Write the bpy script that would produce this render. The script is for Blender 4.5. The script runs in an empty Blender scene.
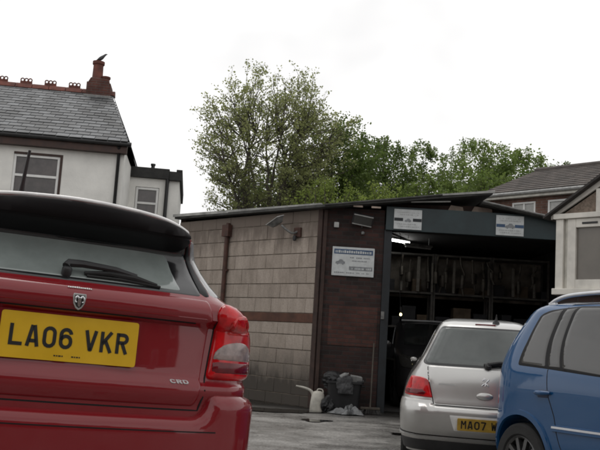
import bpy, bmesh, math, random
import numpy as np
from mathutils import Matrix, Vector, noise
from mathutils.geometry import delaunay_2d_cdt

rnd = random.Random(7)
PI = math.pi
scene = bpy.context.scene
COL = scene.collection


# ------------------------------------------------------------------ car body surface
def pchip(xs, ys):
    xs = np.asarray(xs, float); ys = np.asarray(ys, float)
    h = np.diff(xs); d = np.diff(ys) / h
    m = np.zeros(len(xs)); m[0] = d[0]; m[-1] = d[-1]
    for i in range(1, len(xs) - 1):
        if d[i - 1] * d[i] > 0:
            w1 = 2 * h[i] + h[i - 1]; w2 = h[i] + 2 * h[i - 1]
            m[i] = (w1 + w2) / (w1 / d[i - 1] + w2 / d[i])
    def f(x):
        x = min(max(x, xs[0]), xs[-1])
        i = int(min(np.searchsorted(xs, x, side='right') - 1, len(xs) - 2))
        t = (x - xs[i]) / h[i]
        return ((2*t**3 - 3*t**2 + 1) * ys[i] + (t**3 - 2*t**2 + t) * h[i] * m[i]
                + (-2*t**3 + 3*t**2) * ys[i + 1] + (t**3 - t**2) * h[i] * m[i + 1])
    return f


class Shell:
    """A car body as stacked plan outlines; x forward from the rear, y to the right, z up."""
    def __init__(self, rear, width, front, kx=1.3, bulge=0.03):
        # rear: (z, xr, bow, rc)   width: (z, w)   front: (z, xf, bow, rf)
        self.xr = pchip([r[0] for r in rear], [r[1] for r in rear])
        self.bow = pchip([r[0] for r in rear], [r[2] for r in rear])
        self.rc = pchip([r[0] for r in rear], [r[3] for r in rear])
        self.w = pchip([r[0] for r in width], [r[1] for r in width])
        self.xf = pchip([r[0] for r in front], [r[1] for r in front])
        self.bf = pchip([r[0] for r in front], [r[2] for r in front])
        self.rf = pchip([r[0] for r in front], [r[3] for r in front])
        self.kx = kx; self.bulge = bulge; self.cache = {}
        self.zmin = rear[0][0]; self.zmax = rear[-1][0]

    def half(self, z):
        k = round(z, 4)
        if k in self.cache: return self.cache[k]
        w = self.w(z); rc = min(self.rc(z), w * .7); rf = min(self.rf(z), w * .8)
        xr, bo, xf, bf = self.xr(z), self.bow(z), self.xf(z), self.bf(z)
        P = []
        for y in np.linspace(0, w - rc, 16): P.append((xr + bo * (y / w) ** 2, y))
        xb = P[-1][0]
        for a in np.linspace(0, np.pi / 2, 12)[1:]:
            P.append((xb + rc * self.kx * (1 - np.cos(a)), w - rc + rc * np.sin(a)))
        xs = P[-1][0]
        yf = w - rf; xfb = xf - bf * (yf / w) ** 2; xe = xfb - rf * self.kx
        if xe < xs + .05: xe = xs + .05
        bl = self.bulge * min(1, (xe - xs) / 2)
        for t in np.linspace(0, 1, 44)[1:]:
            P.append((xs + (xe - xs) * t, w + bl * np.sin(np.pi * t)))
        for a in np.linspace(0, np.pi / 2, 12)[1:]:
            P.append((xe + max(xfb - xe, .01) * np.sin(a), yf + rf * np.cos(a)))
        for y in np.linspace(yf, 0, 14)[1:]:
            P.append((max(xf, xe + .01) - bf * (y / w) ** 2, y))
        P = np.array(P); s = np.concatenate([[0], np.cumsum(np.hypot(*np.diff(P, axis=0).T))])
        self.cache[k] = (P, s)
        return P, s

    def S(self, s, z):
        P, c = self.half(z); a = abs(s)
        x = np.interp(a, c, P[:, 0]); y = np.interp(a, c, P[:, 1])
        return np.array([x, y if s >= 0 else -y, z])

    def N(self, s, z, e=.004):
        a = self.S(s + e, z) - self.S(s - e, z)
        z1 = min(z + e, self.zmax); z0 = max(z - e, self.zmin)
        b = self.S(s, z1) - self.S(s, z0)
        n = np.cross(b, a); l = np.linalg.norm(n)
        return n / l if l > 1e-9 else np.array([0, 0, 1.])

    def sy(self, y, z):            # rear: lateral y -> s
        P, c = self.half(z)
        v = np.interp(abs(y), P[:27, 1], c[:27]); return v if y >= 0 else -v

    def sx(self, x, z, side=1):    # flank: lengthwise x -> s
        P, c = self.half(z)
        return side * np.interp(x, P[15:81, 0], c[15:81])

    def sf(self, y, z):            # front: lateral y -> s
        P, c = self.half(z)
        n = len(P); i = n - 25
        v = np.interp(-abs(y), -P[i:, 1], c[i:]); return v if y >= 0 else -v


# ------------------------------------------------------------------ object helpers
def tag(o, label=None, cat=None, group=None, kind=None):
    if label: o['label'] = label
    if cat: o['category'] = cat
    if group: o['group'] = group
    if kind: o['kind'] = kind
    return o


def empty(name, loc=(0, 0, 0), rz=0.0, label=None, cat=None, group=None, matrix=None):
    o = bpy.data.objects.new(name, None)
    o.empty_display_size = .2
    COL.objects.link(o)
    if matrix is not None:
        o.matrix_world = matrix
    else:
        o.location = loc
        o.rotation_euler = (0, 0, rz)
    return tag(o, label, cat, group)


def link_mesh(name, me, mat=None, parent=None, sharp=35):
    if sharp is not None and len(me.polygons):
        me.shade_smooth()
        me.set_sharp_from_angle(angle=math.radians(sharp))
    o = bpy.data.objects.new(name, me)
    COL.objects.link(o)
    if mat: me.materials.append(mat)
    if parent: o.parent = parent
    return o


def copy_tree(o, parent=None):
    c = o.copy()
    COL.objects.link(c)
    if parent: c.parent = parent
    for ch in [k for k in bpy.data.objects if k.parent == o]:
        copy_tree(ch, c)
    return c


class MB:
    """collects shapes, builds ONE mesh object"""
    def __init__(self):
        self.v = []; self.f = []; self.col = []

    def add(self, vs, fs, col=None):
        n = len(self.v)
        self.v += [tuple(p) for p in vs]
        self.f += [tuple(i + n for i in q) for q in fs]
        if col is not None: self.col += [col] * len(fs)
        return self

    def box(self, x0, x1, y0, y1, z0, z1, M=None, col=None):
        vs = [(x, y, z) for x in (x0, x1) for y in (y0, y1) for z in (z0, z1)]
        if M is not None: vs = [M @ Vector(p) for p in vs]
        fs = [(0, 1, 3, 2), (4, 6, 7, 5), (0, 4, 5, 1), (2, 3, 7, 6), (0, 2, 6, 4), (1, 5, 7, 3)]
        return self.add(vs, fs, col)

    def prism(self, poly, z0, z1, M=None):
        """poly in the xy plane, extruded z0..z1 (then moved by M)"""
        n = len(poly)
        vs = [Vector((p[0], p[1], z0)) for p in poly] + [Vector((p[0], p[1], z1)) for p in poly]
        if M is not None: vs = [M @ p for p in vs]
        fs = [tuple(range(n - 1, -1, -1)), tuple(range(n, 2 * n))]
        fs += [(i, (i + 1) % n, n + (i + 1) % n, n + i) for i in range(n)]
        return self.add(vs, fs)

    def tube(self, pts, r, n=10, caps=True):
        pts = [Vector(p) for p in pts]
        rr = r if isinstance(r, (list, tuple)) else [r] * len(pts)
        up = None; vs = []; fs = []
        for i, p in enumerate(pts):
            t = (pts[min(i + 1, len(pts) - 1)] - pts[max(i - 1, 0)]).normalized()
            if up is None:
                up = t.cross(Vector((0, 0, 1)))
                if up.length < .1: up = t.cross(Vector((1, 0, 0)))
                up.normalize()
            else:
                up = (up - t * up.dot(t)).normalized()
            w = t.cross(up)
            for k in range(n):
                a = 2 * PI * k / n
                vs.append(p + (up * math.cos(a) + w * math.sin(a)) * rr[i])
        for i in range(len(pts) - 1):
            for k in range(n):
                fs.append((i * n + k, i * n + (k + 1) % n, (i + 1) * n + (k + 1) % n, (i + 1) * n + k))
        if caps:
            fs.append(tuple(range(n - 1, -1, -1)))
            fs.append(tuple((len(pts) - 1) * n + k for k in range(n)))
        return self.add(vs, fs)

    def lathe(self, prof, n=24, M=None, close=False):
        """prof: (radius, height) about local z"""
        vs = []; fs = []
        for r, h in prof:
            for k in range(n):
                a = 2 * PI * k / n
                vs.append(Vector((r * math.cos(a), r * math.sin(a), h)))
        m = len(prof)
        for i in range(m - 1):
            for k in range(n):
                fs.append((i * n + k, i * n + (k + 1) % n, (i + 1) * n + (k + 1) % n, (i + 1) * n + k))
        if close:
            fs.append(tuple(range(n - 1, -1, -1)))
            fs.append(tuple((m - 1) * n + k for k in range(n)))
        if M is not None: vs = [M @ p for p in vs]
        return self.add(vs, fs)

    def build(self, name, mat, parent=None, sharp=35, bevel=0, recalc=True):
        me = bpy.data.meshes.new(name)
        me.from_pydata(self.v, [], self.f)
        if self.col:
            at = me.attributes.new('tone', 'FLOAT', 'FACE')
            at.data.foreach_set('value', self.col)
        if recalc:
            bm = bmesh.new(); bm.from_mesh(me)
            bmesh.ops.recalc_face_normals(bm, faces=bm.faces[:])
            bm.to_mesh(me); bm.free()
        o = link_mesh(name, me, mat, parent, sharp)
        if bevel:
            b = o.modifiers.new('bevel', 'BEVEL')
            b.width = bevel; b.segments = 2; b.limit_method = 'ANGLE'; b.angle_limit = math.radians(40)
        return o


def smooth_path(pts, k=6):
    """Catmull-Rom through the points"""
    P = [Vector(p) for p in pts]
    P = [P[0] * 2 - P[1]] + P + [P[-1] * 2 - P[-2]]
    out = []
    for i in range(1, len(P) - 2):
        for j in range(k):
            t = j / k
            out.append(.5 * ((2 * P[i]) + (P[i + 1] - P[i - 1]) * t + (2 * P[i - 1] - 5 * P[i] + 4 * P[i + 1] - P[i + 2]) * t * t
                             + (3 * P[i] - P[i - 1] - 3 * P[i + 1] + P[i + 2]) * t ** 3))
    out.append(P[-2])
    return out


def fillet(poly, r, k=5):
    """round the corners of a 2D polygon; r may be a list"""
    n = len(poly); out = []
    for i in range(n):
        rr = r[i] if isinstance(r, (list, tuple)) else r
        p = np.array(poly[i], float); a = np.array(poly[i - 1], float) - p; b = np.array(poly[(i + 1) % n], float) - p
        la, lb = np.linalg.norm(a), np.linalg.norm(b)
        d = min(rr, la * .48, lb * .48)
        if d < 1e-4: out.append(tuple(p)); continue
        A = p + a / la * d; B = p + b / lb * d
        for t in np.linspace(0, 1, k):
            q = (1 - t) ** 2 * A + 2 * t * (1 - t) * p + t * t * B
            out.append(tuple(q))
    return out


# ------------------------------------------------------------------ materials
def new_mat(name):
    m = bpy.data.materials.new(name); m.use_nodes = True
    nt = m.node_tree
    return m, nt, nt.nodes['Principled BSDF']


def N(nt, t, **kw):
    n = nt.nodes.new(t)
    for k, v in kw.items():
        if k in n.inputs: n.inputs[k].default_value = v
        else: setattr(n, k, v)
    return n


def c4(c): return (c[0], c[1], c[2], 1)


def noise_colour(nt, c1, c2, scale=5, detail=6, lo=.35, hi=.65, coord='Object', vec=None, rough=.6):
    tc = N(nt, 'ShaderNodeTexCoord')
    nz = N(nt, 'ShaderNodeTexNoise'); nz.inputs['Scale'].default_value = scale; nz.inputs['Detail'].default_value = detail
    nz.inputs['Roughness'].default_value = rough
    nt.links.new(vec if vec is not None else tc.outputs[coord], nz.inputs['Vector'])
    rp = N(nt, 'ShaderNodeValToRGB')
    rp.color_ramp.elements[0].position = lo; rp.color_ramp.elements[0].color = c4(c1)
    rp.color_ramp.elements[1].position = hi; rp.color_ramp.elements[1].color = c4(c2)
    nt.links.new(nz.outputs['Fac'], rp.inputs['Fac'])
    return rp, nz


def mix(nt, a, b, fac, mode='MIX'):
    m = N(nt, 'ShaderNodeMix', data_type='RGBA', blend_type=mode)
    for sock, val in ((m.inputs['Factor'], fac), (m.inputs['A'], a), (m.inputs['B'], b)):
        if hasattr(val, 'links'): nt.links.new(val, sock)
        elif isinstance(val, (int, float)): sock.default_value = val
        else: sock.default_value = c4(val)
    return m.outputs['Result']


def mat(name, col, rough=.6, metal=0, spec=.5, coat=0, coat_rough=.05, var=.25, scale=6, bump=0, bscale=40, coord='Object', tone=0, rough_var=.1, emit=None):
    m, nt, b = new_mat(name)
    c1 = [c * (1 - var) for c in col]; c2 = [min(1, c * (1 + var)) for c in col]
    rp, nz = noise_colour(nt, c1, c2, scale, coord=coord)
    out = rp.outputs['Color']
    if tone:
        at = N(nt, 'ShaderNodeAttribute', attribute_name='tone')
        mp = N(nt, 'ShaderNodeMapRange'); mp.inputs['To Min'].default_value = 1 - tone; mp.inputs['To Max'].default_value = 1 + tone
        nt.links.new(at.outputs['Fac'], mp.inputs['Value'])
        cb = N(nt, 'ShaderNodeCombineColor')
        for s in ('Red', 'Green', 'Blue'): nt.links.new(mp.outputs['Result'], cb.inputs[s])
        out = mix(nt, out, cb.outputs['Color'], 1.0, 'MULTIPLY')
    nt.links.new(out, b.inputs['Base Color'])
    b.inputs['Metallic'].default_value = metal
    b.inputs['Specular IOR Level'].default_value = spec
    b.inputs['Coat Weight'].default_value = coat; b.inputs['Coat Roughness'].default_value = coat_rough
    if rough_var:
        mr = N(nt, 'ShaderNodeMapRange'); mr.inputs['To Min'].default_value = max(0, rough - rough_var); mr.inputs['To Max'].default_value = min(1, rough + rough_var)
        nt.links.new(nz.outputs['Fac'], mr.inputs['Value']); nt.links.new(mr.outputs['Result'], b.inputs['Roughness'])
    else: b.inputs['Roughness'].default_value = rough
    if bump:
        tc = N(nt, 'ShaderNodeTexCoord')
        n2 = N(nt, 'ShaderNodeTexNoise'); n2.inputs['Scale'].default_value = bscale; n2.inputs['Detail'].default_value = 5
        nt.links.new(tc.outputs[coord], n2.inputs['Vector'])
        bp = N(nt, 'ShaderNodeBump'); bp.inputs['Strength'].default_value = bump; bp.inputs['Distance'].default_value = .02
        nt.links.new(n2.outputs['Fac'], bp.inputs['Height']); nt.links.new(bp.outputs['Normal'], b.inputs['Normal'])
    if emit:
        b.inputs['Emission Color'].default_value = c4(emit[0]); b.inputs['Emission Strength'].default_value = emit[1]
    return m


def wall_vec(nt, ang):
    """(along the wall, up) from object coords; ang = direction of the wall in the object's xy plane"""
    tc = N(nt, 'ShaderNodeTexCoord')
    dp = N(nt, 'ShaderNodeVectorMath', operation='DOT_PRODUCT'); dp.inputs[1].default_value = (math.cos(ang), math.sin(ang), 0)
    nt.links.new(tc.outputs['Object'], dp.inputs[0])
    sp = N(nt, 'ShaderNodeSeparateXYZ'); nt.links.new(tc.outputs['Object'], sp.inputs[0])
    cb = N(nt, 'ShaderNodeCombineXYZ')
    nt.links.new(dp.outputs['Value'], cb.inputs['X']); nt.links.new(sp.outputs['Z'], cb.inputs['Y'])
    return cb.outputs['Vector'], sp.outputs['Z']


def brick_mat(name, c1, c2, mortar, ang=0, bw=.225, bh=.075, joint=.008, var=.5):
    m, nt, b = new_mat(name)
    v, zz = wall_vec(nt, ang)
    br = N(nt, 'ShaderNodeTexBrick', offset=.5)
    br.inputs['Color1'].default_value = c4(c1); br.inputs['Color2'].default_value = c4(c2); br.inputs['Mortar'].default_value = c4(mortar)
    br.inputs['Scale'].default_value = 1; br.inputs['Mortar Size'].default_value = joint; br.inputs['Mortar Smooth'].default_value = .3
    br.inputs['Brick Width'].default_value = bw; br.inputs['Row Height'].default_value = bh
    nt.links.new(v, br.inputs['Vector'])
    rp, nz = noise_colour(nt, (1 - var,) * 3, (1 + var * .4,) * 3, 3, lo=.3, hi=.7)
    nt.links.new(mix(nt, br.outputs['Color'], rp.outputs['Color'], 1.0, 'MULTIPLY'), b.inputs['Base Color'])
    b.inputs['Roughness'].default_value = .9
    n2 = N(nt, 'ShaderNodeTexNoise'); n2.inputs['Scale'].default_value = 60
    tc = N(nt, 'ShaderNodeTexCoord'); nt.links.new(tc.outputs['Object'], n2.inputs['Vector'])
    ad = N(nt, 'ShaderNodeMath', operation='MULTIPLY_ADD'); ad.inputs[1].default_value = -1.0
    nt.links.new(br.outputs['Fac'], ad.inputs[0]); nt.links.new(n2.outputs['Fac'], ad.inputs[2])
    bp = N(nt, 'ShaderNodeBump'); bp.inputs['Strength'].default_value = .6; bp.inputs['Distance'].default_value = .008
    nt.links.new(ad.outputs[0], bp.inputs['Height']); nt.links.new(bp.outputs['Normal'], b.inputs['Normal'])
    return m


def paint(name, col, metal=.4, rough=.38, dirt=(.10, .085, .07), dirt_amt=.35, coat=1.0):
    """car paint with road film low down and in patches"""
    m, nt, b = new_mat(name)
    tc = N(nt, 'ShaderNodeTexCoord')
    nz = N(nt, 'ShaderNodeTexNoise'); nz.inputs['Scale'].default_value = 7; nz.inputs['Detail'].default_value = 8; nz.inputs['Roughness'].default_value = .65
    nt.links.new(tc.outputs['Object'], nz.inputs['Vector'])
    sp = N(nt, 'ShaderNodeSeparateXYZ'); nt.links.new(tc.outputs['Object'], sp.inputs[0])
    low = N(nt, 'ShaderNodeMapRange'); low.inputs['From Min'].default_value = .95; low.inputs['From Max'].default_value = .25
    low.inputs['To Min'].default_value = .12; low.inputs['To Max'].default_value = .8
    nt.links.new(sp.outputs['Z'], low.inputs['Value'])
    mu = N(nt, 'ShaderNodeMath', operation='MULTIPLY'); nt.links.new(nz.outputs['Fac'], mu.inputs[0]); nt.links.new(low.outputs['Result'], mu.inputs[1])
    m2 = N(nt, 'ShaderNodeMath', operation='MULTIPLY'); m2.inputs[1].default_value = dirt_amt * 1.6; m2.use_clamp = True
    nt.links.new(mu.outputs[0], m2.inputs[0])
    nt.links.new(mix(nt, col, dirt, m2.outputs[0]), b.inputs['Base Color'])
    b.inputs['Metallic'].default_value = metal; b.inputs['Roughness'].default_value = rough
    b.inputs['Coat Weight'].default_value = coat; b.inputs['Coat IOR'].default_value = 1.5; b.inputs['Specular IOR Level'].default_value = .12
    cr = N(nt, 'ShaderNodeMapRange'); cr.inputs['To Min'].default_value = .04; cr.inputs['To Max'].default_value = .5
    nt.links.new(m2.outputs[0], cr.inputs['Value']); nt.links.new(cr.outputs['Result'], b.inputs['Coat Roughness'])
    n2 = N(nt, 'ShaderNodeTexNoise'); n2.inputs['Scale'].default_value = 3.5; nt.links.new(tc.outputs['Object'], n2.inputs['Vector'])
    bp = N(nt, 'ShaderNodeBump'); bp.inputs['Strength'].default_value = .05; bp.inputs['Distance'].default_value = .02
    nt.links.new(n2.outputs['Fac'], bp.inputs['Height']); nt.links.new(bp.outputs['Normal'], b.inputs['Coat Normal'])
    return m


M = {}
M['red_paint'] = paint('red_paint', (.190, .0035, .008), metal=.0, rough=.5, dirt_amt=.10, dirt=(.09, .035, .035))
M['silver_paint'] = paint('silver_paint', (.50, .495, .48), metal=.8, rough=.36, dirt_amt=.32, dirt=(.13, .12, .105))
M['blue_paint'] = paint('blue_paint', (.002, .056, .160), metal=.0, rough=.5, dirt_amt=.05, dirt=(.03, .05, .08))
M['dark_paint'] = paint('dark_paint', (.022, .022, .025), metal=.2)
M['black_plastic'] = mat('black_plastic', (.018, .018, .019), .55, var=.3, bump=.05, bscale=200)
M['black_gloss'] = mat('black_gloss', (.012, .012, .013), .18, var=.2, coat=.3)
M['trim_black'] = mat('trim_black', (.007, .007, .008), .5, var=.2, spec=.2)
M['rubber'] = mat('rubber', (.015, .015, .015), .8, var=.4, bump=.1, bscale=90)
M['gap'] = mat('gap', (.006, .005, .005), .9, var=.1)
M['rear_glass'] = mat('rear_glass', (.205, .232, .222), .09, var=.09, scale=9, spec=.9, rough_var=.05)
M['dark_glass'] = mat('dark_glass', (.022, .024, .024), .05, var=.2, scale=3, spec=.8, rough_var=.02)
M['grey_glass'] = mat('grey_glass', (.030, .029, .027), .06, var=.2, scale=3, spec=.9, rough_var=.03)
M['quarter_glass'] = mat('quarter_glass', (.30, .30, .30), .08, var=.15, scale=3, spec=1.0, rough_var=.03)
M['lamp_red'] = mat('lamp_red', (.46, .004, .007), .12, var=.35, scale=14, coat=.4, spec=.35)
M['lamp_dark_red'] = mat('lamp_dark_red', (.12, .004, .008), .14, var=.2, scale=20, coat=.35, spec=.3)
M['lamp_clear'] = mat('lamp_clear', (.27, .205, .19), .2, var=.3, scale=22, coat=.5)
M['plate_yellow'] = mat('plate_yellow', (.62, .37, .010), .32, var=.06, coat=.2)
M['plate_white'] = mat('plate_white', (.62, .62, .60), .35, var=.1)
M['heater'] = mat('heater', (.11, .085, .07), .5, var=.1)
M['plate_dull'] = mat('plate_dull', (.43, .27, .035), .4, var=.18, scale=12)
M['ink'] = mat('ink', (.008, .008, .008), .4, var=.1)
M['chrome'] = mat('chrome', (.62, .62, .63), .18, metal=1, var=.1)
M['badge_grey'] = mat('badge_grey', (.45, .46, .45), .35, metal=.7, var=.15)
M['alloy'] = mat('alloy', (.11, .11, .11), .4, metal=.8, var=.3)
M['steel_dark'] = mat('steel_dark', (.06, .06, .06), .5, metal=.6, var=.4)


# ------------------------------------------------------------------ cars
def flip(p): return (float(p[0]), -float(p[1]), float(p[2]))       # shell y is right; Blender y is left


def densify(poly, step):
    out = []
    n = len(poly)
    for i in range(n):
        a = np.array(poly[i]); b = np.array(poly[(i + 1) % n])
        k = max(1, int(math.ceil(np.linalg.norm(b - a) / step)))
        for j in range(k): out.append(tuple(a + (b - a) * j / k))
    return out


def bdist(p, A, B):
    ab = B - A; t = np.clip(((p - A) * ab).sum(1) / np.maximum((ab * ab).sum(1), 1e-12), 0, 1)
    return np.sqrt((((A + ab * t[:, None]) - p) ** 2).sum(1).min())


def inside(p, A, B):
    c = ((A[:, 1] > p[1]) != (B[:, 1] > p[1]))
    with np.errstate(divide='ignore', invalid='ignore'):
        x = A[:, 0] + (p[1] - A[:, 1]) * (B[:, 0] - A[:, 0]) / (B[:, 1] - A[:, 1])
    return (c & (p[0] < x)).sum() % 2 == 1


def patch(sh, name, poly, mt, parent, H=.005, r=.012, step=.03, base=-.004, sharp=50):
    """a rounded panel lying on the body: poly is (s, z) on the shell"""
    area = sum(poly[i - 1][0] * poly[i][1] - poly[i][0] * poly[i - 1][1] for i in range(len(poly)))
    if area < 0: poly = poly[::-1]
    bd = densify(poly, step)
    A = np.array(bd); B = np.roll(A, -1, axis=0)
    tn = np.roll(A, -1, axis=0) - np.roll(A, 1, axis=0)
    nl = np.stack([-tn[:, 1], tn[:, 0]], 1) / np.maximum(np.linalg.norm(tn, axis=1), 1e-9)[:, None]
    V = [tuple(p) for p in A]
    for fr in (.15, .45, 1.0):
        off = A + nl * (r * fr)
        for p in off:
            if inside(p, A, B) and bdist(p, A, B) > r * fr * .9: V.append(tuple(p))
    lo = A.min(0); hi = A.max(0)
    for gx in np.arange(lo[0] + step * .5, hi[0], step):
        for gy in np.arange(lo[1] + step * .5, hi[1], step):
            p = np.array((gx, gy))
            if inside(p, A, B) and bdist(p, A, B) > r + step * .4: V.append((gx, gy))
    nb = len(bd)
    v, e, f, *_ = delaunay_2d_cdt([Vector(p) for p in V], [(i, (i + 1) % nb) for i in range(nb)], [], 1, 1e-6)
    P = []
    for q in v:
        d = bdist(np.array((q.x, q.y)), A, B); t = min(d / r, 1) if r > 0 else 1
        h = base + (H - base) * math.sqrt(max(0, 1 - (1 - t) ** 2))
        P.append(flip(sh.S(q.x, q.y) + sh.N(q.x, q.y) * h))
    me = bpy.data.meshes.new(name)
    me.from_pydata(P, [], [tuple(x) for x in f])
    # outward orientation
    if me.polygons:
        s0 = sum(1 if Vector(me.polygons[i].normal).dot(Vector(flip(sh.N(*(np.mean([v[k][:] for k in me.polygons[i].vertices], axis=0)))))) > 0 else -1
                 for i in range(0, len(me.polygons), max(1, len(me.polygons) // 15)))
        if s0 < 0: me.flip_normals()
    return link_mesh(name, me, mt, parent, sharp)


def mir(poly): return [(-s, z) for s, z in poly][::-1]


def strip(sh, name, pts, mt, parent, w=.008, H=.002, step=.03):
    """a thin line (shut line, trim) along the body through (s, z) points"""
    P = []
    for i in range(len(pts) - 1):
        a = np.array(pts[i]); b = np.array(pts[i + 1]); k = max(1, int(np.linalg.norm(b - a) / step))
        for j in range(k): P.append(a + (b - a) * j / k)
    P.append(np.array(pts[-1]))
    vs = []; fs = []
    for i, p in enumerate(P):
        t = P[min(i + 1, len(P) - 1)] - P[max(i - 1, 0)]; t = t / max(np.linalg.norm(t), 1e-9)
        n = np.array((-t[1], t[0])) * w / 2
        for q, h in ((p - n, -.002), (p - n * .8, H), (p + n * .8, H), (p + n, -.002)):
            vs.append(flip(sh.S(q[0], q[1]) + sh.N(q[0], q[1]) * h))
    for i in range(len(P) - 1):
        for k in range(3): fs.append((4 * i + k, 4 * i + k + 1, 4 * i + k + 5, 4 * i + k + 4))
    mb = MB(); mb.add(vs, fs)
    o = mb.build(name, mt, parent, 40, recalc=False)
    return o


def shell_body(sh, mt, parent, arches, zs_extra=()):
    zs = sorted(set(np.round(np.concatenate([np.arange(sh.zmin, sh.zmax, .022), np.array(zs_extra), [sh.zmax]]), 4)))
    rings = []
    for z in zs:
        Pz, _ = sh.half(z)
        ring = [(x, y, z) for x, y in Pz] + [(x, -y, z) for x, y in Pz[-2:0:-1]]
        rings.append(ring)
    n = len(rings[0]); vs = [flip(p) for rg in rings for p in rg]
    fs = []
    for i in range(len(rings) - 1):
        for k in range(n): fs.append((i * n + k, i * n + (k + 1) % n, (i + 1) * n + (k + 1) % n, (i + 1) * n + k))
    fs.append(tuple(range(n))); fs.append(tuple((len(rings) - 1) * n + k for k in range(n)))
    mb = MB(); mb.add(vs, fs)
    o = mb.build('body', mt, None, None)
    cut = MB()
    for (x, hw, z, r) in arches:
        for sgn in (1, -1):
            Mx = Matrix.Translation((x, sgn * hw, z)) @ Matrix.Rotation(PI / 2, 4, 'X')
            cut.lathe([(r, -.24), (r, .24)], 48, Mx, True)
    c = cut.build('cutter', None, None, None)
    md = o.modifiers.new('b', 'BOOLEAN'); md.operation = 'DIFFERENCE'; md.object = c; md.solver = 'EXACT'
    bpy.context.view_layer.update()
    dg = bpy.context.evaluated_depsgraph_get()
    me = bpy.data.meshes.new_from_object(o.evaluated_get(dg))
    bpy.data.objects.remove(o); bpy.data.objects.remove(c)
    me.materials.clear(); me.name = 'body'
    return link_mesh('body', me, mt, parent, 38)


def wheel(parent, x, y, r, width, spokes, rim_mat, side):
    """side +1: right flank; y is to the right"""
    rr = r * .66
    Mx = Matrix.Translation((x, -y, r)) @ Matrix.Rotation(PI / 2, 4, 'X')   # local +z -> -y (right)
    if side < 0: Mx = Matrix.Translation((x, -y, r)) @ Matrix.Rotation(-PI / 2, 4, 'X')
    h = width / 2
    mb = MB()
    mb.lathe([(rr, -h * .8), (rr * 1.08, -h), (r * .93, -h), (r * .985, -h * .8), (r, -h * .45), (r, h * .45), (r * .985, h * .8), (r * .93, h), (rr * 1.08, h), (rr, h * .8)], 48, Mx)
    w = mb.build('wheel', M['rubber'], parent, 30)
    mb = MB()
    mb.lathe([(rr * 1.02, h * .85), (rr * .98, h * .95), (rr * .90, h * .75), (rr * .86, h * .2), (rr * .86, -h * .8)], 40, Mx)
    for k in range(spokes):
        a = 2 * PI * k / spokes
        R = Mx @ Matrix.Rotation(a, 4, 'Z')
        mb.box(.02, rr * .93, -rr * .085, rr * .085, h * .45, h * .82, R)
    mb.lathe([(.0, h * .95), (rr * .2, h * .92), (rr * .27, h * .78), (rr * .27, h * .3)], 20, Mx)
    mb.build('rim', rim_mat, w, 30)
    mb = MB(); mb.lathe([(.0, h * .18), (rr * .80, h * .18), (rr * .80, h * .1), (0, h * .1)], 32, Mx); mb.build('brake_disc', M['steel_dark'], w, 30)
    return w


def arch_liner(parent, x, hw, r, side):
    Mx = Matrix.Translation((x, side * hw, r[1])) @ Matrix.Rotation(PI / 2, 4, 'X')
    return None


def arc(cx, cy, r, a0, a1, n=8): return [(cx + r * math.cos(math.radians(a)), cy + r * math.sin(math.radians(a))) for a in np.linspace(a0, a1, n)]


# strokes of the plate characters in a 50 x 79 box, pen 13 wide
STROKES = {
    'L': [[(7, 79), (7, 6.5), (50, 6.5)]],
    'A': [[(6.5, 0), (21.5, 79)], [(43.5, 0), (28.5, 79)], [(12, 21), (38, 21)]],
    '0': [arc(25, 54.5, 18.5, 90, 180) + arc(25, 24.5, 18.5, 180, 360) + arc(25, 54.5, 18.5, 0, 92)],
    '6': [[(43.5, 56)] + arc(25, 54.5, 18.5, 20, 180) + arc(25, 25, 18.5, 180, 360) + arc(25, 30, 18.5, 0, 170)],
    'V': [[(6.5, 79), (24, 3)], [(43.5, 79), (26, 3)], [(20, 6.5), (30, 6.5)]],
    'K': [[(7, 0), (7, 79)], [(42.5, 79), (10, 33)], [(20, 46), (43, 0)]],
    'R': [[(7, 0), (7, 79)], [(7, 72.5), (28, 72.5)] + arc(28, 57.5, 15, 80, -80) + [(28, 42.5), (7, 42.5)], [(24, 42), (42.5, 0)]],
    'M': [[(6.5, 0), (6.5, 79)], [(43.5, 0), (43.5, 79)], [(8, 79), (25, 38)], [(42, 79), (25, 38)]],
    '7': [[(0, 72.5), (43, 72.5)], [(43, 75), (18, 0)]],
    'W': [[(5, 79), (14, 2)], [(14, 2), (25, 62)], [(25, 62), (36, 2)], [(36, 2), (45, 79)]],
    'C': [[(43, 58)] + arc(25, 54.5, 18.5, 20, 180) + arc(25, 24.5, 18.5, 180, 340)],
    'D': [[(7, 6.5), (7, 72.5)], [(0, 72.5), (24, 72.5)] + arc(24, 53, 19.5, 85, 0) + arc(24, 26, 19.5, 0, -85) + [(24, 6.5), (0, 6.5)]],
}


def letter_mesh(mb, ch, x0, z0, w, h, place, weight=13.0, depth=.002):
    """one character drawn with a pen; place(x, z, out) gives the 3D point"""
    for ln in STROKES[ch]:
        P = [np.array(p, float) for p in ln]; L_ = []; R_ = []
        for i, p in enumerate(P):
            a = P[i] - P[i - 1] if i else None; b = P[i + 1] - P[i] if i < len(P) - 1 else None
            ta = a / np.linalg.norm(a) if a is not None else None; tb = b / np.linalg.norm(b) if b is not None else None
            t = tb if ta is None else ta if tb is None else (ta + tb) / max(np.linalg.norm(ta + tb), 1e-6)
            n = np.array((-t[1], t[0])); k = 1.0
            if ta is not None and tb is not None: k = 1 / max(n @ np.array((-ta[1], ta[0])), .4)
            L_.append(p + n * k * weight / 2); R_.append(p - n * k * weight / 2)
        vs = [place(x0 + q[0] / 50 * w, z0 + q[1] / 79 * h, depth) for q in L_ + R_]; m = len(P)
        mb.add(vs, [(i, m + i, m + i + 1, i + 1) for i in range(m - 1)])


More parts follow.
